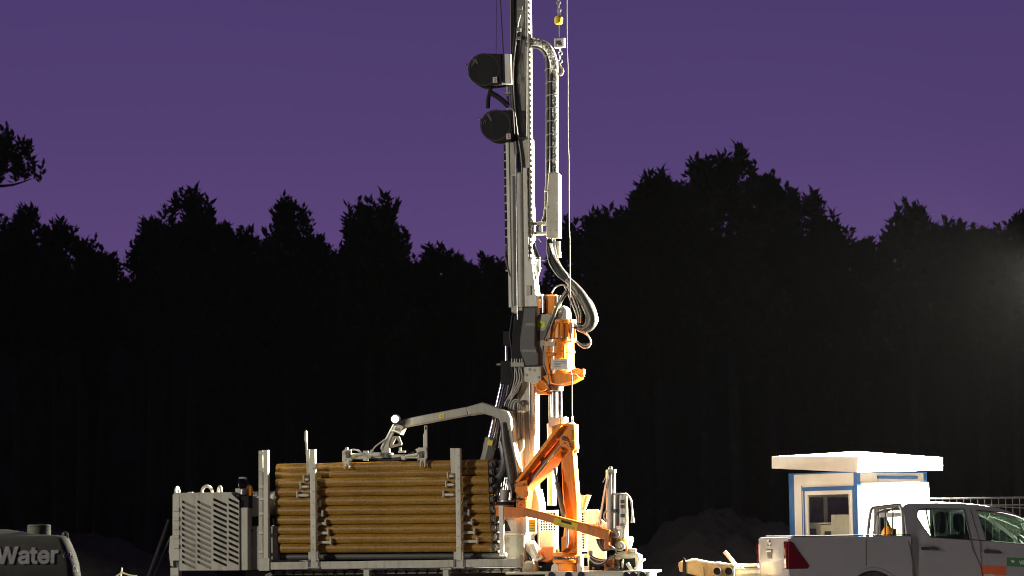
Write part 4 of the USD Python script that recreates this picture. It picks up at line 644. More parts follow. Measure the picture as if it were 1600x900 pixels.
# rear lights: red outline on the side, clear strip at the corner
tl = [(1231.5, 846.5), (1235, 845.5), (1240, 848), (1249, 862), (1261, 878), (1265, 884), (1263, 888.5), (1231.5, 889)]
lt = TA('tail_light', plate(K, tl, -.014, .05, .01), 'red_lens'); TA('tail_light_strip', K.out(lbox((ub0 - .03, .0, K.uz(1231, 889, 0)[1]), (ub0 + .03, .14, K.uz(1231, 846, 0)[1]), .012)), 'red_lens', lt); TA('clear_lens', K.out(lbox((ub0 - .034, .01, K.uz(1231, 887, 0)[1]), (ub0 + .03, .132, K.uz(1231, 873, 0)[1]), .01)), 'clear_lens', lt)
lt2 = TA('tail_light', K.out(lbox((ub0 - .035, W - .14, K.uz(1231, 889, 0)[1]), (ub0 + .25, W + .01, K.uz(1231, 850, 0)[1]), .012)), 'red_lens')
TA('rear_bumper', K.out(lbox((ub0 - .16, .05, .42), (ub0 + .02, W - .05, .60), .03)), 'galvanised')
# doors and cab sides
TH = .22                                   # tumblehome of the glasshouse
def tilt(m, zbelt, par=None):              # lean a side part in above the belt line
    Q = np.array(m.vertices); h = np.clip(Q[:, 2] - zbelt, 0, None); s = np.where(Q[:, 1] < W / 2, 1, -1); Q[:, 1] += s * h * TH; m.vertices = Q; return m
zbelt = K.uz(1500, 846, 0)[1]
def lean(poly, holes, v, t, name, m, par=None, both=True):
    r = None
    for sd in ((0, 1) if both else (0,)):
        pl = Polygon(poly, holes); mm = trimesh.creation.extrude_polygon(pl, t, engine='earcut'); Q = np.array(mm.vertices); vv = v + Q[:, 2]; vv = vv if sd == 0 else W - vv
        mm.vertices = np.stack([Q[:, 0], vv, Q[:, 1]], 1); mm = K.out(tilt(fixn(mm), zbelt)); i = TA(name, fixn(mm), m, par); r = i if r is None else r
    return r
CK = crop(1380, 740, 5.627)
rw = kuz(CK((312, 372), (314, 345), (330, 318), (400, 309), (725, 313), (735, 330), (770, 578), (560, 566), (420, 556), (365, 480), (322, 405)))
fw = kuz(CK((842, 325), (1060, 345), (1180, 376), (1300, 430), (1420, 520), (1500, 590), (1505, 640), (1238, 618), (905, 585)))
roof_top = CK((195, 300), (203, 280), (235, 266), (330, 260), (480, 258), (700, 262), (860, 275), (1000, 296), (1120, 330), (1240, 385), (1400, 480), (1560, 590))
zs = .42
cabpoly = kuz(roof_top) + kuz(CK((1600, 640), (1600, 900))) + [(K.uz(1664, 900, 0)[0], zs), (K.uz(1432, 900, 0)[0], zs)] + kuz(CK((262, 880), (240, 660), (215, 560)))
cab = lean(cabpoly, [rw, fw], .0, .05, 'cab_side', 'truck_paint')
def glass(poly, name, v=.022): return lean(poly, [], v, .006, name, 'truck_glass')
glass(rw, 'rear_side_window'); glass(fw, 'front_side_window')
def strip(pts, w, name, m='black_plastic', v=-.003, par=None):
    P0 = [np.array(K.uz(x, y, 0)) for x, y in pts]; mm = cat(*[K.out(tilt(tube([np.array([a[0], v, a[1]]), np.array([b[0], v, b[1]])], w, 5, smooth=False), zbelt)) for a, b in zip(P0, P0[1:])]); return TA(name, mm, m, par)
strip(CK((312, 372), (314, 345), (330, 316), (400, 308), (728, 312), (772, 582), (560, 568), (420, 558), (365, 480), (320, 400), (312, 372)), .008, 'window_seal'); strip(CK((392, 312), (428, 558)), .012, 'window_divider'); strip(CK((840, 322), (1060, 343), (1180, 374), (1300, 428), (1420, 518), (1500, 588)), .010, 'window_seal'); strip(CK((842, 325), (905, 588), (1238, 621), (1500, 642)), .008, 'window_seal'); strip(CK((415, 559), (770, 582), (905, 590)), .007, 'window_seal')
strip(CK((785, 318), (830, 520), (850, 600), (870, 900)), .0045, 'door_seam'); strip(CK((770, 590), (785, 660), (850, 800), (880, 900)), .006, 'door_seam'); strip(CK((255, 570), (252, 640), (268, 760), (282, 900)), .0045, 'door_seam'); strip(CK((215, 565), (235, 640), (262, 790), (268, 900)), .009, 'cab_gap')
for pts in (((332, 655), (345, 645), (425, 648), (440, 640), (490, 655), (495, 668), (470, 676), (440, 668), (380, 672), (345, 672)), ((885, 685), (900, 672), (925, 664), (950, 675), (1010, 678), (1045, 690), (1040, 702), (1000, 704), (950, 698), (900, 702))): TA('door_handle', plate(K, CK(*pts), -.035, .03, .008), 'black_plastic')
# decals on the door
TA('red_decal', plate(K, CK((860, 806), (1083, 812), (1080, 892), (855, 884)), -.004, .003, .0005), 'decal_red'); gd = TA('green_decal', plate(K, CK((1085, 737), (1400, 748), (1400, 832), (1088, 812)), -.006, .003, .0005), 'decal_green')
for (x, y, r) in ((1128, 770, .014), (1140, 776, .018), (1150, 771, .012), (1138, 765, .012)): TA('printed_flower', cyl(K.P(*CK((x, y))[0], -.006), K.P(*CK((x, y))[0], -.008), r, 10, .0005), 'letter_grey', gd)
TA('lettering', text(K, 'VE', .055, K.P(*CK((1195, 797))[0], -.006), depth=.002), 'plate_white', gd)
for pts in (((880, 888), (940, 880), (990, 890), (985, 900), (890, 900)),): TA('white_print', plate(K, CK(*pts), -.007, .002, .0005), 'letter_tan')
# roof, windscreen, rear window, bonnet
def sheet(prof, name, m, inset0=TH, crown=.05, thick=.035, nv=11):
    rows_ = []
    for (u, z) in prof:
        ins = max(z - zbelt, 0) * inset0 + .03; vs = np.linspace(ins, W - ins, nv); s = (vs - W / 2) / (W / 2 - ins); rows_.append(np.stack([np.full(nv, u), vs, z + crown * (1 - s ** 4) - .02], 1))
    Vt = np.vstack(rows_); n = len(prof); f = []
    for i in range(n - 1):
        for j in range(nv - 1): a = i * nv + j; f += [[a, a + nv, a + nv + 1], [a, a + nv + 1, a + 1]]
    f = np.array(f); N = len(Vt); B = Vt - [0, 0, thick]; loop = [j for j in range(nv)] + [i * nv + nv - 1 for i in range(1, n)] + [(n - 1) * nv + j for j in range(nv - 2, -1, -1)] + [i * nv for i in range(n - 2, 0, -1)]; e = []
    for a, b in zip(loop, loop[1:] + loop[:1]): e += [[a, b, b + N], [a, b + N, a + N]]
    return TA(name, K.out(fixn(T(np.vstack([Vt, B]), np.vstack([f, f[:, ::-1] + N, e]), process=False))), m, smooth=50)
rt = kuz(CK((205, 280), (235, 266), (330, 259), (480, 257), (700, 261), (860, 274), (1000, 295), (1060, 311))); sheet(rt, 'roof', 'truck_paint')
sheet(kuz(CK((1070, 315), (1120, 330), (1240, 385), (1400, 480), (1550, 585))), 'windscreen', 'truck_glass', crown=.04, thick=.006)
u1 = K.uz(1666, 850, 0)[0]; sheet([(u1 - .05, zbelt - .02), (u1 + .5, zbelt - .06), (u1 + .95, zbelt - .16), (u1 + 1.1, zbelt - .3)], 'bonnet', 'truck_paint', crown=.05)
TA('front_wing', K.out(prism([(u1 - .03, zs + .05), (u1 + 1.1, zs + .1), (u1 + 1.12, zbelt - .35), (u1 + .9, zbelt - .15), (u1 - .03, zbelt - .04)], .0, W, .02)), 'truck_paint')
bw = K.L(K.P(1416, 800, 0)); ub = bw[0]
TA('rear_window', K.out(lbox((ub + .03, .25, zbelt + .02), (ub + .036, W - .25, zbelt + .40), .002)), 'truck_glass'); TA('rear_window_frame', K.out(cat(lbox((ub + .01, .1, zbelt - .4), (ub + .06, W - .1, zbelt + .02)), lbox((ub + .012, .16, zbelt + .40), (ub + .058, W - .16, zbelt + .47)), lbox((ub + .011, .1, zbelt + .0), (ub + .059, .26, zbelt + .42)), lbox((ub + .011, W - .26, zbelt), (ub + .059, W - .1, zbelt + .42)))), 'truck_paint')
TA('cab_floor', K.out(lbox((ub + .05, .06, .5), (u1, W - .06, .56))), 'black_plastic')
# seats, dashboard, steering wheel, mirror
def headrest(px, py0, py1, v, w=.27):
    a, b = K.uz(px, py0, v), K.uz(px, py1, v); c = K.w(a[0], v, (a[1] + b[1]) / 2); m = ball((0, 0, 0), 1, sub=3); Q = np.asarray(m.vertices); Q = np.sign(Q) * np.abs(Q) ** .6; m.vertices = Q * [.065, w / 2, abs(a[1] - b[1]) / 2]; m = K.out(m); m.apply_translation(c - K.o); return m
for (px, y0, y1, v) in ((1469, 799, 834, .45), (1469, 800, 834, 1.3), (1497, 802, 831, .47), (1497, 803, 831, 1.32)):
    s = TA('seat_back', K.out(lbox((K.uz(px, 840, v)[0] - .1, v - .24, .8), (K.uz(px, 840, v)[0] + .08, v + .24, K.uz(px, y1 + 4, v)[1]), .05)), 'seat_cloth'); TA('headrest', headrest(px, y0, y1, v), 'seat_cloth', s)
    for o in (-.06, .06): TA('headrest_post', cyl(K.w(K.uz(px, y1, v)[0], v + o, K.uz(px, y1 - 1, v)[1]), K.w(K.uz(px, y1, v)[0], v + o, K.uz(px, y1 + 5, v)[1]), .008, 6), 'steel', s)
TA('seat_cushion', K.out(lbox((K.uz(1475, 880, .2)[0], .15, .75), (K.uz(1530, 880, .2)[0], W - .15, .9), .05)), 'seat_cloth'); TA('dashboard', K.out(lbox((u1 - .45, .1, .8), (u1 - .02, W - .1, zbelt - .06), .05)), 'black_plastic')
swc = K.w(u1 - .52, .45, zbelt - .08); TA('steering_wheel', ring(swc, K.u * .85 + K.z * .45, .18, .015, 30, 8), 'black_plastic'); TA('wheel_spoke', beam(swc - K.v * .17, swc + K.v * .17, .04, .02), 'black_plastic'); TA('mirror', K.out(lbox((u1 - .42, W / 2 - .12, zbelt + .30), (u1 - .39, W / 2 + .12, zbelt + .36), .01)), 'black_plastic'); TA('seat_belt', beam(K.P(*CK((925, 382))[0], 1.45), K.P(*CK((1150, 560))[0], 1.45), .012, .05), 'letter_grey')
# roll bar behind the cab
def rb(pts, v, r=.022, par=None): return TA('roll_bar', tube([K.P(x, y, v) for x, y in pts], r, 8), 'steel' if r > .012 else 'dark_grey', par)
CR = crop(1340, 700, 6)
r0 = None
for v in (.14, W - .14):
    i = rb(CR((92, 832), (118, 620), (140, 565), (170, 556), (375, 532), (398, 540), (420, 620), (428, 832)), v, .026); r0 = i if r0 is None else r0
for x, yt in ((195, 568), (262, 562), (332, 554)): TA('rack_bar', tube([K.P(*CR((x - 5, 834))[0], .5), K.P(*CR((x, yt))[0], .5)], .014, 8), 'dark_grey', r0)
for v in (.5, .9, 1.3): TA('rack_bar', tube([K.P(*CR((145, 834))[0], v), K.P(*CR((165, 700))[0], v), K.P(*CR((198, 600))[0], v), K.P(*CR((370, 560))[0], v)], .014, 8), 'dark_grey', r0)
TA('cross_bar', tube([K.P(*CR((385, 536))[0], .14), K.P(*CR((385, 536))[0], W - .14)], .024, 8), 'steel', r0)
# wheels
def wheel(u, v):
    z = .39; c0, c1 = K.w(u, v, z), K.w(u, v + .25, z); w = TA('wheel', lathe(c0, c1, [(0, .23), (0, .34), (.03, .385), (.22, .385), (.25, .34), (.25, .23)], 36), 'tyre'); TA('rim', lathe(K.w(u, v + .03, z), K.w(u, v + .2, z), [(0, .05), (0, .20), (-.02, .23), (.1, .23)], 30), 'steel', w)
    for k in range(6): a = k * math.pi / 3; TA('spoke', beam(K.w(u, v + .02, z), K.w(u + .2 * math.cos(a), v + .02, z + .2 * math.sin(a)), .03, .05), 'steel', w)
for u in (ax[0], ax[0] + 3.08):
    for v in (.0, W - .25): wheel(u, v)
tk.done()
# bits lying in the truck bed seen through the bars
sk = Thing('orange_can', 'orange canister standing in the truck bed behind the roll bar', 'canister', K.yaw)
q = K.uz(1386, 836, .9); sk.add('can_body', lathe(K.w(q[0], .9, zr - .44), K.w(q[0], .9, zr + .2), [(0, .08), (.02, .09), (.50, .09), (.56, .05), (.59, .03), (.60, 0)], 18), 'beacon_orange'); sk.done()
q2 = K.uz(1396, 830, .9); single('equipment_box', K.out(lbox((q2[0] - .03, .95, zr - .44), (q2[0] + .07, 1.2, zr + .11), .01)), 'black_plastic', 'small dark box beside the orange canister in the truck bed', 'box')

# ------------------------------------------------------------------ kiosk
ph = math.radians(49.5); N0 = at(1338, 740, 44.0)
near = np.array([N0[0], 44.0])
KR = Frame(near, math.degrees(math.atan2(math.cos(ph), math.sin(ph))))   # u along the right wall, v into the kiosk
KL = Frame(near, math.degrees(math.atan2(-math.sin(ph), math.cos(ph))))  # u along the left wall towards the near corner (u < 0), v into the kiosk
ks = Thing('guard_kiosk', 'white site kiosk with blue corner posts and flat overhanging roof', 'kiosk', KR.yaw); KA = ks.add
LL, LR = 1.55, 1.82                        # lengths of the walls; the roof overhangs
wl_c = near + KR.u[:2] * .26 + (-KL.u[:2]) * .22
o3 = np.array([*wl_c, 0]); KR.o = o3; KL.o = o3
zt = KR.uz(1338, 738, 0)[1]
zbot = .1
# left wall with the window, right wall, back walls, floor
wpx = [(1257, 766), (1334, 763.5), (1338.5, 850), (1262, 850)]
wz0 = .95
uL0, uL1 = KL.uz(1259, 800, 0)[0], KL.uz(1333, 800, 0)[0]; wz1 = KL.uz(1295, 766.5, 0)[1]
def lwall(u0, z0, u1_, z1, v, t, name, m, bev=.004, par=None): return KA(name, KL.out(lbox((u0, v, z0), (u1_, v + t, z1), bev)), m, par)
def rwall(u0, z0, u1_, z1, v, t, name, m, bev=.004, par=None): return KA(name, KR.out(lbox((u0, v, z0), (u1_, v + t, z1), bev)), m, par)
KA('left_wall', KL.out(cat(lbox((-LL, 0, zbot), (uL0, .05, zt), .002), lbox((uL1, 0, zbot), (-.0, .05, zt), .002), lbox((uL0, 0.0005, wz1), (uL1, .0495, zt), .001), lbox((uL0, 0.0005, zbot), (uL1, .0495, wz0), .001))), 'kiosk_white')
KA('right_wall', KR.out(lbox((0.05, .0, zbot), (LR, .05, zt), .004)), 'kiosk_white')
KA('floor', KR.out(lbox((.02, .02, zbot - .05), (LR - .02, LL - .02, zbot), .004)), 'dark_grey')
KA('rear_wall', KR.out(cat(lbox((.0, LL - .05, zbot), (LR, LL, .95), .004), lbox((.0, LL - .0505, wz1 - .1), (LR, LL - .0005, zt), .002), lbox((0, LL - .0495, .95), (.25, LL - .001, wz1 - .1), .002), lbox((LR - .3, LL - .0495, .95), (LR, LL - .001, wz1 - .1), .002))), 'kiosk_white'); KA('rear_glass', KR.out(lbox((.25, LL - .028, .95), (LR - .3, LL - .022, wz1 - .1), .001)), 'dusty_glass')
KA('side_wall', KL.out(lbox((-LL, LR - .05, zbot), (0, LR, zt), .004)), 'kiosk_white')
# blue posts and trims
pz = zt + .02
KA('corner_post', KR.out(lbox((-.012, -.012, zbot), (.075, .075, pz), .006)), 'kiosk_blue'); KA('corner_post', KL.out(lbox((-LL - .06, -.012, zbot), (-LL + .06, .1, pz), .006)), 'kiosk_blue'); KA('corner_post', KR.out(lbox((LR - .075, -.012, zbot), (LR + .012, .09, pz), .006)), 'kiosk_blue')
lwall(-LL + .06, zt - .004, -.03, zt + .02, -.012, .06, 'top_trim', 'kiosk_blue'); rwall(.075, zt - .004, LR - .07, zt + .02, -.012, .06, 'top_trim', 'kiosk_blue')
# window on the left wall
wf = KA('window_frame', KL.out(cat(lbox((uL0 - .0, -.02, wz1 - .07), (uL1, .03, wz1), .004), lbox((uL0, -.02, wz0), (uL0 + .06, .03, wz1 - .07), .004), lbox((uL1 - .06, -.02, wz0), (uL1, .03, wz1 - .07), .004), lbox((uL0, -.02, wz0 - .05), (uL1, .03, wz0), .004))), 'kiosk_white')
KA('window_pane', KL.out(lbox((uL0 + .06, .008, wz0), (uL1 - .06, .014, wz1 - .07), .001)), 'window_glass', wf)
KA('blue_frame', KL.out(cat(lbox((uL0 - .045, -.035, wz1), (uL1 + .045, .004, wz1 + .07), .004), lbox((uL0 - .045, -.015, wz0 - .1), (uL0 - .004, .004, wz1), .004), lbox((uL1 + .004, -.015, wz0 - .1), (uL1 + .045, .004, wz1), .004))), 'kiosk_blue', wf)
KA('window_mullion', KL.out(lbox((uL1 - .105, .004, wz0), (uL1 - .085, .02, wz1 - .07), .003)), 'kiosk_white', wf)
lwall(uL0 - .09, wz0 - .2, uL0 - .07, wz1 + .1, -.008, .012, 'wall_batten', 'kiosk_blue')
# blue strip and white panels on the right wall
q0, q1 = KR.uz(1370, 746, 0), KR.uz(1431, 745, 0)
rwall(q0[0], q0[1] - .02, q1[0], q0[1] + .03, -.05, .05, 'shutter_box', 'kiosk_blue'); rwall(q0[0] + .01, q0[1] - .075, q1[0] + .05, q0[1] - .022, -.035, .035, 'shutter_sill', 'kiosk_white')
a0, a1 = KR.uz(1350, 754, -.03)[0], KR.uz(1371, 754, -.03)[0]; zp = KR.uz(1350, 753.5, 0)[1]
rwall(.09, .3, a1 - .01, zp, -.03, .03, 'wall_panel', 'kiosk_white'); rwall(a1, .3, LR + .02, zp + .005, -.045, .045, 'wall_panel', 'kiosk_white')
# desk, cupboards and screen seen inside
KA('paper_board', pbox(KL, 1298.5, 804, 1331, 850, .16, .02), 'plate_white'); KA('shelf', pbox(KL, 1262, 816.5, 1300, 818.5, .25, .5), 'kiosk_white'); KA('cupboard', pbox(KL, 1262, 819, 1281, 852, .32, .4), 'kiosk_white'); KA('cupboard', pbox(KL, 1282, 820, 1302, 852, .28, .4), 'kiosk_white'); KA('screen', pbox(KL, 1265.5, 826, 1275, 838, .302, .017), 'dark_grey'); KA('screen', pbox(KL, 1288, 830, 1298, 841, .262, .017), 'dark_grey'); KA('post_inside', KR.out(lbox((.75, LL - .12, 1.0), (.80, LL - .06, wz1 - .1), .004)), 'kiosk_white')
# roof slab: corners at their own heights
def rcorner(fr_pts):
    return np.array(fr_pts)
def kp(px, py, y): return at(px, py, y)
cN, cL, cR = kp(1339, 738, 44.0), kp(1206, 732, 44.0 + 2.0 * math.sin(ph)), kp(1473, 735, 44.0 + 2.28 * math.cos(ph))
cF = cL + cR - cN; lo = [cN, cR, cF, cL]; hi_px = [(1342, 713, cN[1]), (1473, 714.5, cR[1]), None, (1206, 713, cL[1])]
hi = [kp(*h) if h else None for h in hi_px]; hi[2] = hi[3] + hi[1] - hi[0]; apex = (hi[0] + hi[2]) / 2 + np.array([0, 0, .10])
cen = (lo[0] + lo[2]) / 2; Vr = np.array(lo + hi + [apex]); 
soff = Vr[:4].mean(0)
roofm = T(np.vstack([Vr, soff]), np.array([[0, 1, 5], [0, 5, 4], [1, 2, 6], [1, 6, 5], [2, 3, 7], [2, 7, 6], [3, 0, 4], [3, 4, 7], [4, 5, 8], [5, 6, 8], [6, 7, 8], [7, 4, 8], [1, 0, 9], [2, 1, 9], [3, 2, 9], [0, 3, 9]]), process=False)
rf = KA('roof', fixn(roofm), 'kiosk_white', smooth=False); KA('lifting_eye', ring(kp(1339.5, 709.5, 44.15), KR.u + KL.u * .5, .03, .012, 16, 6), 'kiosk_white', rf)
dn = (cR - cN) / np.linalg.norm(cR - cN); nrm = np.cross(dn, [0, 0, 1]); nrm = nrm if nrm[1] < 0 else -nrm
KA('roof_trim', beam(cN + nrm * .008 + [0, 0, .09], cR + nrm * .008 + [0, 0, .09], .02, .012, .003), 'kiosk_white', rf)
ks.done()

# ------------------------------------------------------------------ steel fence behind the truck
FF = Frame((at(1455, 780, 50)[0], 50.0), 2.0)
fc = Thing('mesh_fence', 'galvanised steel bar fence behind the pickup, right of the kiosk', 'fence', FF.yaw); u0, z1 = FF.uz(1440, 779, 0); z1 = FF.uz(1500, 778.5, 0)[1]; u9 = u0 + 3.6
for z in (z1, z1 - .14, .25): fc.add('rail', cyl(FF.w(u0, 0, z), FF.w(u9, 0, z), .022 if z == z1 else .014, 10), 'galvanised')
for k in range(27): u = u0 + .137 * k; fc.add('bar', cyl(FF.w(u, .0, .25), FF.w(u, .0, z1 - .015), .009, 6), 'galvanised')
for u in (u0, u9): fc.add('post', cyl(FF.w(u, .03, 0), FF.w(u, .03, z1 + .02), .025, 10), 'galvanised')
fc.add('brace', tube([FF.w(u0, .02, z1 - .08), FF.w(u9, .02, z1 - .3)], .012, 6, smooth=False), 'galvanised'); fc.done()

# ------------------------------------------------------------------ water tank
tkx = at(-11, 880, 30.0)[0]; TF = Frame((tkx, 30.0), 8.5)
wt = Thing('water_tank', 'dark green plastic water tank with round lid and grey lettering', 'water tank', TF.yaw)
hw, hd_, rc = 1.0, .8, .13
def outline(sx, n=10):
    a, b, r = hw * sx, hd_ * sx, rc * sx; pts = []
    for (cx, cy, t0) in ((a - r, -b + r, -90), (a - r, b - r, 0), (-a + r, b - r, 90), (-a + r, -b + r, 180)):
        for t in np.linspace(t0, t0 + 90, n): pts.append((cx + r * math.cos(math.radians(t)), cy + r * math.sin(math.radians(t))))
    return np.array(pts)
def zpx(y, x): return TF.uz(x, y, -.3)[1]
prof = [(0.0, .95), (.1, 1.0), (zpx(900, 121), 1.0), (zpx(880, 118), .975), (zpx(862, 112), .93), (zpx(848, 106), .885), (zpx(841, 103), .86), (zpx(837.5, 99), .82), (zpx(836.2, 93), .76), (zpx(835, 60), .55), (zpx(831, 30), .36), (zpx(827, 0), .15), (zpx(826.5, 0), .02)]
rings_ = [np.column_stack([outline(s), np.full(40, z)]) for z, s in prof]; n = 40; Fz = []
i = np.arange(n); j = (i + 1) % n
for k in range(len(prof) - 1): Fz += [np.stack([i + k * n, j + k * n, i + (k + 1) * n], 1), np.stack([j + k * n, j + (k + 1) * n, i + (k + 1) * n], 1)]
Vt = np.vstack(rings_ + [[[0, 0, prof[-1][0]]], [[0, 0, 0]]]); m0 = len(prof) * n; Fz += [np.stack([i + m0 - n, j + m0 - n, np.full(n, m0)], 1), np.stack([j, i, np.full(n, m0 + 1)], 1)]
body = wt.add('tank_body', TF.out(fixn(T(Vt, np.vstack(Fz), process=False))), 'tank_green', smooth=30)
lc = TF.L(TF.P(61, 832, -.3)); zl = TF.uz(61, 819.5, -.3)[1]; lid = wt.add('lid', lathe(TF.w(lc[0], -.3, zl - .22), TF.w(lc[0], -.3, zl), [(0, .135), (.20, .135), (.215, .13), (.22, .12)], 28), 'tank_green'); wt.add('lid_grip', ring(TF.w(lc[0], -.3, zl - .02), TF.z, .134, .006, 28, 6), 'tank_green', lid)
wt.add('lifting_loop', tube([TF.P(98, 838, .1), TF.P(99, 833.5, .1), TF.P(102.5, 832, .1), TF.P(105.3, 834.5, .1), TF.P(105.8, 848, .1)], .013, 8), 'tank_green')
def prof_s(z): return np.interp(z, [p[0] for p in prof], [p[1] for p in prof])
def wrap_text(s, h, arc0, z0, m, bold=True, fat=False):
    """Letters laid on the tank's wall, along its outline from the middle of the front."""
    g = meshkit.text_mesh(s, h, .004, bold=bold)
    if fat: g = cat(*[trimesh.Trimesh(g.vertices + [dx, dy, dz], g.faces, process=False) for dx, dy, dz in ((0, 0, 0), (.007, 0, .0005), (-.007, 0, .001), (0, .005, .0015), (0, -.005, .002))])
    Q = np.array(g.vertices); out = []
    for (x, y, d) in Q:
        z = z0 + y; sc = prof_s(z); a, b, r = hw * sc, hd_ * sc, rc * sc; sarc = arc0 + x; L1 = a - r
        if sarc < L1: pt, nn = (sarc, -b), (0, -1)
        elif sarc < L1 + r * math.pi / 2: t = (sarc - L1) / r - math.pi / 2; pt, nn = (a - r + r * math.cos(t), -b + r + r * math.sin(t)), (math.cos(t), math.sin(t))
        else: pt, nn = (a, -b + r + sarc - L1 - r * math.pi / 2), (1, 0)
        out.append((pt[0] + nn[0] * (d + .001), pt[1] + nn[1] * (d + .001), z))
    g.vertices = np.array(out); wt.add('lettering', TF.out(g), m, body, smooth=False)
zw = TF.uz(40, 879.5, -.8)[1]; gx = meshkit.text_mesh('Water', .178, .004, bold=True).bounds; right_u = TF.uz(91, 870, -.78)[0]
wrap_text('Water', .178, right_u - gx[1][0], zw, 'letter_grey', fat=True); wrap_text('6000L', .062, .815, TF.uz(105, 871, -.6)[1], 'letter_grey', bold=False); wrap_text('DL', .07, .93, TF.uz(112, 893, -.6)[1], 'letter_grey', bold=False)
wt.done()

# ------------------------------------------------------------------ things lying right of the rig
B = Frame((at(1060, 890, 42)[0], 42.0), -6.0)
cs = Thing('yellow_casing', 'thick tan steel casing lying on the ground between the rig and the pickup', 'casing', B.yaw)
bp = [(1060, 884), (1060.5, 879), (1064, 876.8), (1068, 876.5), (1084, 876), (1110, 880), (1148, 883), (1148, 905), (1110, 905), (1062, 893)]
cs.add('casing_body', plate(B, bp, -.05, .34, .05), 'yellow_tube'); cs.add('top_flange', plate(B, [(1068, 876), (1088, 873.5), (1110, 878), (1147, 881), (1147, 884), (1110, 881), (1088, 877.5), (1068, 878.5)], -.07, .38, .005), 'plate_white')
cs.add('lug', cat(pbox(B, 1079.5, 872.5, 1082.5, 879, -.06, .06), pbox(B, 1079.5, 872, 1089, 874, -.061, .062), pbox(B, 1086.5, 873, 1089, 879, -.06, .06)), 'yellow_tube')
for x in (1104, 1111, 1118, 1123): cs.add('lug', pbox(B, x, 877.3, x + 4, 882, -.04, .1), 'plate_white')
cs.add('strap', plate(B, [(1067.5, 871), (1071, 873), (1072, 900), (1066, 900)], -.075, .02, .003), 'black_steel'); cs.add('seam', plate(B, [(1099, 886), (1100, 886), (1101, 900), (1100, 900)], -.056, .01, .001), 'dark_grey'); cs.done()
for k, (x, lab) in enumerate(((1120.5, 'left one of two black round pipe ends in front of the tan casing'), (1138.5, 'right one of two black round pipe ends in front of the tan casing'))):
    pe = Thing('black_pipe', lab, 'pipe', B.yaw); c = B.P(x, 892.5, -.28); pe.add('pipe_wall', hollow(c, c + B.v * .2, .061, .008), 'rubber'); pe.add('pipe_plug', cyl(c + B.v * .015, c + B.v * .03, .052, 20), 'black_steel'); pe.done()
st = Thing('timber_post', 'short pale beam leaning up out of the heap right of the tan casing', 'beam', B.yaw); a, b = B.P(1132, 861.5, .05), B.P(1150.5, 884, .0); st.add('beam', beam(a, b, .06, .055, .004), 'yellow_tube'); st.add('top_face', beam(a + B.v * -.035, b + B.v * -.035, .012, .03, .002), 'plate_white'); st.done()
for k, (y, r, lab) in enumerate(((883.5, .026, 'topmost'), (889.5, .02, 'second from the top'), (894, .03, 'third from the top'), (899, .025, 'lowest'))):
    rl = Thing('steel_rail', f'{lab} of the pale steel rails lying beside the pickup tail', 'rail', B.yaw, 'steel rails beside the pickup tail'); rl.add('rail_bar', beam(B.P(1144, y + .5, .3), B.P(1200, y - 1.5, .3), .05, r * 2, .006), 'galvanised' if r < .026 else 'plate_white')
    if k == 0:
        for x in (1148, 1153, 1158): rl.add('clamp', pbox(B, x, 881, x + 3.5, 892 - (x % 5), .2, .06), 'plate_white')
    rl.done()
# barrier stake with tape, lower left
sx = Frame((at(190, 890, 36)[0], 36.0), 0)
sp = Thing('barrier_stake', 'white stake with barrier tape tied to it, left of the rig', 'stake'); q = lambda x, y, v=0: sx.P(x, y, v)
sp.add('stake', tube([np.array([*q(188.8, 899)[:2], 0]), q(188.8, 899), q(190, 894), q(191, 887)], .012, 8, smooth=False), 'ribbon_white')
for pts in (((190, 894.5), (196, 896.5), (204, 899), (214, 900)), ((189.5, 895), (184, 899), (178, 903))):
    t = [q(*p) for p in pts]; sp.add('tape', tube(t, .011, 6), 'tape_yellow')
sp.done()

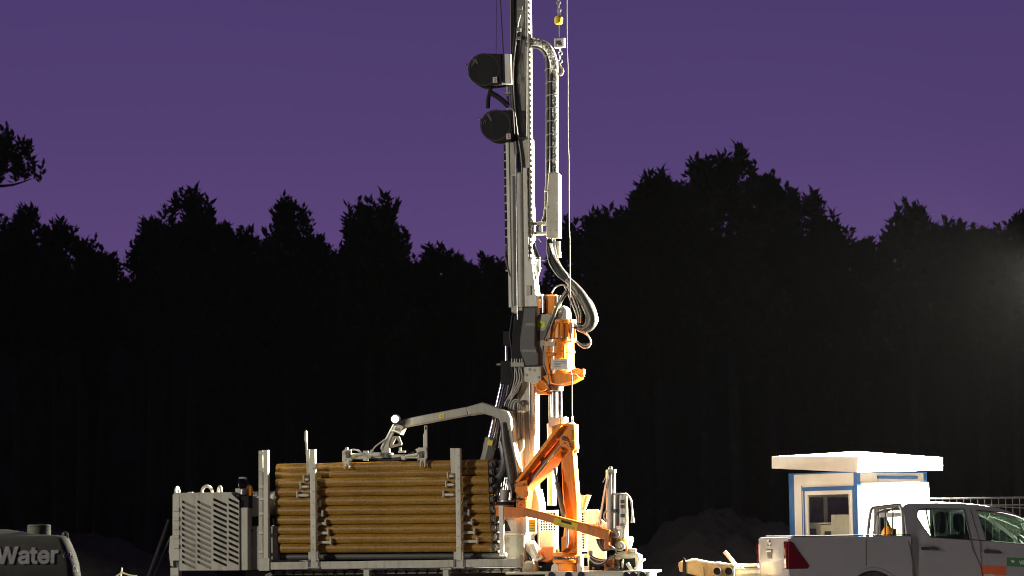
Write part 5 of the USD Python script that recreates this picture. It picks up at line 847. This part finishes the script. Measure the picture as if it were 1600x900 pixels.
# ------------------------------------------------------------------ unseen light towers, placed to light the rig, kiosk and tank
def tower(head, aim, label, strength, glowmat='tower_glow', col=WARM, hood=.3):
    t = Thing('light_tower', label, 'light tower'); hx = np.array(head); bs = np.array([hx[0], hx[1], 0])
    t.add('trailer_box', T(trimesh.creation.box((1.1, .8, .7)).vertices + bs + [0, 0, .75], trimesh.creation.box((1, 1, 1)).faces, process=False), 'dull_orange'); 
    for s in (-1, 1): t.add('wheel', cyl(bs + [s * .6, -.1, .3], bs + [s * .78, -.1, .3], .3, 24), 'tyre')
    t.add('mast', lathe(bs + [0, 0, 1.1], hx + [0, 0, .1], [(0, .07), (2.0, .07), (2.0, .055), (hx[2] - 1.2, .055)], 14), 'galvanised')
    d = np.array(aim) - hx; d /= np.linalg.norm(d); s_ = np.cross(d, [0, 0, 1]); s_ /= np.linalg.norm(s_); t.add('cross_bar', beam(hx - s_ * .6, hx + s_ * .6, .05, .05), 'galvanised'); pos = []
    for k in (-1.5, -.5, .5, 1.5):
        c = hx + s_ * .36 * k + d * .14; h = t.add('lamp_head', beam(c - d * .1, c + d * .02, .28, .22, .02), 'black_steel'); t.add('lens', beam(c + d * .021, c + d * .028, .24, .18, .002), glowmat, h); pos.append(c + d * .035); e = c + d * .02; w_ = np.cross(s_, d)
        t.add('hood', cat(*[beam(e + s_ * q, e + s_ * q + d * hood, .012, .25, .002) for q in (-.145, .145)], beam(e + w_ * .119 * (1 if w_[2] > 0 else -1), e + w_ * .119 * (1 if w_[2] > 0 else -1) + d * .1, .29, .012, .002)), 'black_steel', h)  # side and top plates added to keep the lamp beams off the trees
    t.done()
    for k, c in enumerate(pos):
        L = UsdLux.RectLight.Define(stage, f'{t.path}/lamp_light' + (f'_{k:03d}' if k else '')); L.CreateWidthAttr(.24); L.CreateHeightAttr(.18); L.CreateNormalizeAttr(True); L.CreateIntensityAttr(strength / 4); L.CreateColorAttr(Gf.Vec3f(*col))
        zz = -d; xx = np.cross([0, 0, 1.0], zz); xx /= np.linalg.norm(xx); yy = np.cross(zz, xx); L.AddTransformOp().Set(Gf.Matrix4d(*map(float, [*xx, 0, *yy, 0, *zz, 0, *(c - t.base), 1])))
    return t
tower(KEY_AT, (1.0, 41.8, 3.2), 'light tower right of the pickup, lighting the rig and the kiosk', KEY)
tower(LEFT_TOWER_AT, (0.0, 37.0, 2.6), 'light tower left of the water tank, lighting the front of the rig', LEFT_TOWER, col=WARM2, hood=.37)
S = UsdLux.SphereLight.Define(stage, rig.path + '/work_lamp_light'); S.CreateRadiusAttr(.05); S.CreateNormalizeAttr(True); S.CreateIntensityAttr(CRANE_LAMP); S.CreateColorAttr(Gf.Vec3f(1, .92, .72))
lw = lp + np.array([-.06, -.17, .0]) - rig.base; a_ = math.radians(-R.yaw); S.AddTranslateOp().Set(Gf.Vec3d(float(lw[0] * math.cos(a_) - lw[1] * math.sin(a_)), float(lw[0] * math.sin(a_) + lw[1] * math.cos(a_)), float(lw[2])))

# ------------------------------------------------------------------ trees
def tuft_shapes(n_blades, ln, wd, kinds=5):
    out = []
    for k in range(kinds):
        g = np.random.default_rng(100 + k); d = g.normal(size=(n_blades, 3)); d[:, 2] = np.abs(d[:, 2]) * .9 + .25; d /= np.linalg.norm(d, axis=1, keepdims=True)
        s = np.cross(d, g.normal(size=(n_blades, 3))); s /= np.linalg.norm(s, axis=1, keepdims=True); l = ln * g.uniform(.7, 1.15, (n_blades, 1)); w = wd * g.uniform(.7, 1.3, (n_blades, 1))
        axis = np.array([g.normal() * .25, g.normal() * .25, 1.0]); o = axis * (np.linspace(0, .46, n_blades)[:, None]); mid = o + d * l * .45; out.append(np.stack([o, mid - s * w, o + d * l, mid + s * w], 1))   # lens-shaped needles round an upright shoot
    return out
TUFT = tuft_shapes(16, .27, .05)
def foliage(C, S, seed):
    g = np.random.default_rng(seed); Q = []
    for k in range(5):
        sel = np.arange(len(C)) % 5 == k; c, s = C[sel], S[sel]; a = g.uniform(0, 2 * np.pi, len(c)); ca, sa = np.cos(a), np.sin(a); b = TUFT[k][None] * s[:, None, None, None]
        x = b[..., 0] * ca[:, None, None] - b[..., 1] * sa[:, None, None]; y = b[..., 0] * sa[:, None, None] + b[..., 1] * ca[:, None, None]; Q.append((np.stack([x, y, b[..., 2]], -1) + c[:, None, None]).reshape(-1, 4, 3))
    Q = np.concatenate(Q); V = Q.reshape(-1, 3); i = np.arange(len(Q)) * 4; return T(V, np.vstack([np.stack([i, i + 1, i + 2], 1), np.stack([i, i + 2, i + 3], 1)]), process=False)
def pine(px, top, wpx, s_px, dist, label, seed, dens=1.0, low=560, mat_='pine_needles', sparse=0.0):
    g = np.random.default_rng(seed); tp = at(px, top, dist); H = tp[2] - .62; x0, y0 = at(px, 800, dist)[0], dist; m_px = F / dist
    zlow = max(at(px, low, dist)[2], 2.0); C, S, limbs = [], [], []
    z = H - .3; C.append(np.array([[x0, y0, H - .3], [x0, y0, H - .6], [x0 + .15, y0, H - .7], [x0 - .15, y0, H - .75]])); S.append([.9, 1, .9, .9]); lobes = g.uniform(0, 50, 3)
    while z > zlow:
        t = (H - z) * m_px; hw_ = wpx * (1 - math.exp(-t / s_px)) / m_px; nb = int(g.integers(4, 7))
        for b in range(nb):
            a = g.uniform(0, 2 * np.pi); big = float(meshkit.noise(np.array([math.cos(a) * 1.3 + lobes[0], math.sin(a) * 1.3 + lobes[1], z * .75 + lobes[2]]))); L = hw_ * (.30 + 1.15 * big) * g.uniform(.8, 1.1) + .12
            if g.random() < sparse: continue
            d = np.array([math.cos(a), math.sin(a), 0]); rise = g.uniform(.05, .4) * L; n = max(2, int(L / .27 * dens)); f = np.linspace(.25, 1, n)
            pts = np.array([x0, y0, z]) + d * (f * L)[:, None] + np.array([0, 0, 1.0]) * (rise * f ** 1.6)[:, None]
            for q, ff in zip(pts, f):
                k = 2 + int(2.2 * ff * dens); off = g.normal(size=(k, 3)) * [.17, .17, .13] * (.6 + .5 * min(L, 2.0) * (1 - .5 * ff)); C.append(q + off); S.append(g.uniform(.7, 1.1, k))
            C.append(pts[-1:] + [[0, 0, .12]]); S.append([g.uniform(.9, 1.4)])
            if len(limbs) < 26 and L > .6: limbs.append(tube([np.array([x0, y0, z - .1]), np.array([x0, y0, z - .1]) + d * L * .5 + [0, 0, rise * .2], pts[-1]], [.05, .035, .012], 5, k=2))
        z -= g.uniform(.30, .46)
    C = np.vstack(C); S = np.concatenate(S); t = Thing('pine_tree', label, 'tree')
    wob = g.normal(size=2) * .12; t.add('trunk', tube([(x0 - wob[0], y0, 0), (x0, y0 + wob[1], H * .4), (x0 + wob[0] * .4, y0, H * .75), (x0, y0, H - .1)], [.22, .17, .10, .025], 8), 'bark')
    for l in limbs[:14]: t.add('limb', l, 'bark')
    t.add('crown', foliage(C, S, seed), mat_, smooth=False); t.done()
TREES = [ # px, top, half width, how fast it widens, distance, label, options
 (-12, 212, 165, 55, 72, 'tall pine at the left edge whose branch reaches in over the lower crowns', dict(low=292, sparse=.05)),
 (28, 316, 95, 70, 80, 'bushy pine at the far left with a notched double top', {}), (88, 342, 70, 60, 84, 'rounded pine second from the left edge, below the overhanging branch', {}), (128, 366, 50, 50, 82, 'small rounded pine on the slope left of the gap', {}), (160, 386, 30, 40, 86, 'thin low pine tip at the left side of the sky gap', {}),
 (219, 362, 16, 60, 83, 'thin pine spire right of the sky gap', dict(sparse=.2)), (238, 340, 30, 60, 80, 'narrow pine spire left of the tall pointed pine', dict(sparse=.15)), (262, 362, 34, 50, 86, 'low pine crown tucked against the tall pointed pine', {}),
 (300, 289, 78, 80, 77, 'tall pointed pine, highest one left of the grille housing', {}), (348, 342, 42, 50, 85, 'short pine just right of the tall pointed pine', {}), (380, 352, 46, 50, 82, 'blunt topped pine midway between two taller pines', {}),
 (418, 370, 40, 50, 88, 'low pine left of the antler topped pine', {}), (455, 301, 62, 80, 79, 'pine with an open antler shaped top above the pipe rack post', dict(sparse=.12)), (495, 362, 40, 60, 84, 'low pine filling in right of the antler topped pine', {}), (535, 380, 40, 50, 88, 'low bushy pine left of the broad three tipped pine', {}),
 (580, 305, 62, 48, 76, 'broad three tipped pine standing alone above the crane lamp', {}), (612, 345, 30, 50, 81, 'side crown leaning on the broad three tipped pine', {}), (650, 405, 40, 40, 90, 'low dark pine in the dip right of the three tipped pine', {}),
 (685, 377, 38, 60, 84, 'small pointed pine in the dip left of the mast', {}), (712, 392, 26, 50, 88, 'small forked pine next to the pointed pine in the dip', dict(sparse=.15)), (738, 402, 30, 50, 82, 'tiny pine crown second left from the mast', {}), (769, 391, 28, 60, 85, 'feathery small pine directly left of the mast', dict(sparse=.15)), (800, 400, 40, 50, 90, 'low pine hidden mostly by the mast', {}),
 (884, 338, 30, 70, 92, 'sparse see-through pine behind the winch rope', dict(sparse=.45, dens=.6)), (912, 372, 18, 60, 94, 'wispy pine top left of the great dark crown', dict(sparse=.4, dens=.7)), (936, 328, 40, 45, 83, 'dark pine at the left shoulder of the big clump', {}), (975, 318, 50, 50, 80, 'round headed pine on the left slope of the big clump', {}),
 (1010, 292, 40, 50, 84, 'middle pine climbing the left slope of the big clump', {}), (1034, 262, 48, 60, 79, 'pine with several upright tips left of the tallest tree', {}), (1072, 282, 45, 55, 86, 'pine filling the notch left of the tallest tree', {}), (1106, 240, 34, 45, 78, 'left head of the tallest broad pine', {}), (1152, 230, 84, 70, 75, 'tallest broad pine right of the rig', {}), (1212, 268, 56, 60, 79, 'right shoulder pine of the tallest clump', {}), (1240, 288, 34, 55, 83, 'pine with a hooked tip right of the tallest clump', dict(sparse=.1)),
 (1280, 294, 40, 90, 81, 'open ragged pine with sky showing through, right of the big clump', dict(sparse=.3, dens=.8)), (1303, 325, 36, 70, 86, 'thin ragged pine leaning on the open ragged one', dict(sparse=.3)), (1328, 354, 26, 70, 83, 'slim pine left of the narrow bright gap', dict(sparse=.2)), (1361, 366, 22, 70, 84, 'slim pine right of the narrow bright gap', {}), (1394, 358, 42, 60, 82, 'rounded pine above the kiosk roof', {}),
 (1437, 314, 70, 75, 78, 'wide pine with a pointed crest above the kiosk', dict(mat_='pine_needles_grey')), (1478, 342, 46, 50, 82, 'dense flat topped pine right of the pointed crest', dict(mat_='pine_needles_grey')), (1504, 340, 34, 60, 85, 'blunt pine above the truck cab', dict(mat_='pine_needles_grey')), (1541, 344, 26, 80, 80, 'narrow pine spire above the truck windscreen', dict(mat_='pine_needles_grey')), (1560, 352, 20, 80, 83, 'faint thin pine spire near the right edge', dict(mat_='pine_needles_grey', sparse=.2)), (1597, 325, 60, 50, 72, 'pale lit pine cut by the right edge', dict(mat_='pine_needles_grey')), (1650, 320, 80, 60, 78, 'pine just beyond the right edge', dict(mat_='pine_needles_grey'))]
for k, (px, top, w, s_, d, lab, o) in enumerate(TREES): pine(px, top, w, s_, d, lab, 300 + k, **o)
# the dark mass of the wood behind
def wood():
    g = np.random.default_rng(5); ms, C, S = [], [], []; base = trimesh.creation.icosphere(2, 1.0); b0 = np.asarray(base.vertices)
    for row, (dist, ytop, n) in enumerate(((92, 470, 46), (97, 440, 46), (103, 425, 50))):
        for k in range(n):
            px = -220 + (2040) * (k + g.uniform(-.3, .3)) / n; dip = 22 * math.exp(-((px - 720) / 70) ** 2) + 30 * math.exp(-((px - 185) / 40) ** 2) + 25 * math.exp(-((px - 900) / 22) ** 2) + 18 * math.exp(-((px - 1348) / 16) ** 2)
            zt_ = at(px, ytop + dip + g.uniform(0, 26), dist)[2]; x = at(px, 800, dist)[0]; rx = g.uniform(1.3, 1.9)
            v = b0 * [rx, rx, zt_ * .55] + [x, dist + g.uniform(-1, 1), zt_ * .45]; v = v + (meshkit.fbm(v * .9, 3, k + 60 * row)[:, None] - .5) * 1.3 * b0; ms.append(T(v, base.faces, process=False))
            q = b0[g.integers(0, len(b0), 130)]; C.append(q * [rx, rx, zt_ * .55] * g.uniform(.9, 1.08, (130, 1)) + [x, dist, zt_ * .45]); S.append(g.uniform(.7, 1.6, 130))
    C, S = np.vstack(C), np.concatenate(S); ok = C[:, 2] > .2
    single('forest', cat(*ms, foliage(C[ok], S[ok], 77)), 'thicket_leaves', 'dark mass of the wood behind the single pines', 'forest', kind='stuff', smooth=False)
wood()
print('triangles', TRIS[0])
# ------------------------------------------------------------------ mist added for the lamp glare at the right edge
ADDED_HAZE = .000045
if ADDED_HAZE:
    mat('haze', {'v': ('principled_volume', {'color': (.85, .88, .9), 'density': ADDED_HAZE, 'anisotropy': .2})}, [], surface=None, volume='v.volume')
    hz = trimesh.creation.box((240, 170, 32)); hz.apply_translation((0, 60, 14.5)); single('haze', hz, 'haze', 'thin mist added for the lamp glare at the right edge', 'haze', kind='stuff', smooth=False)
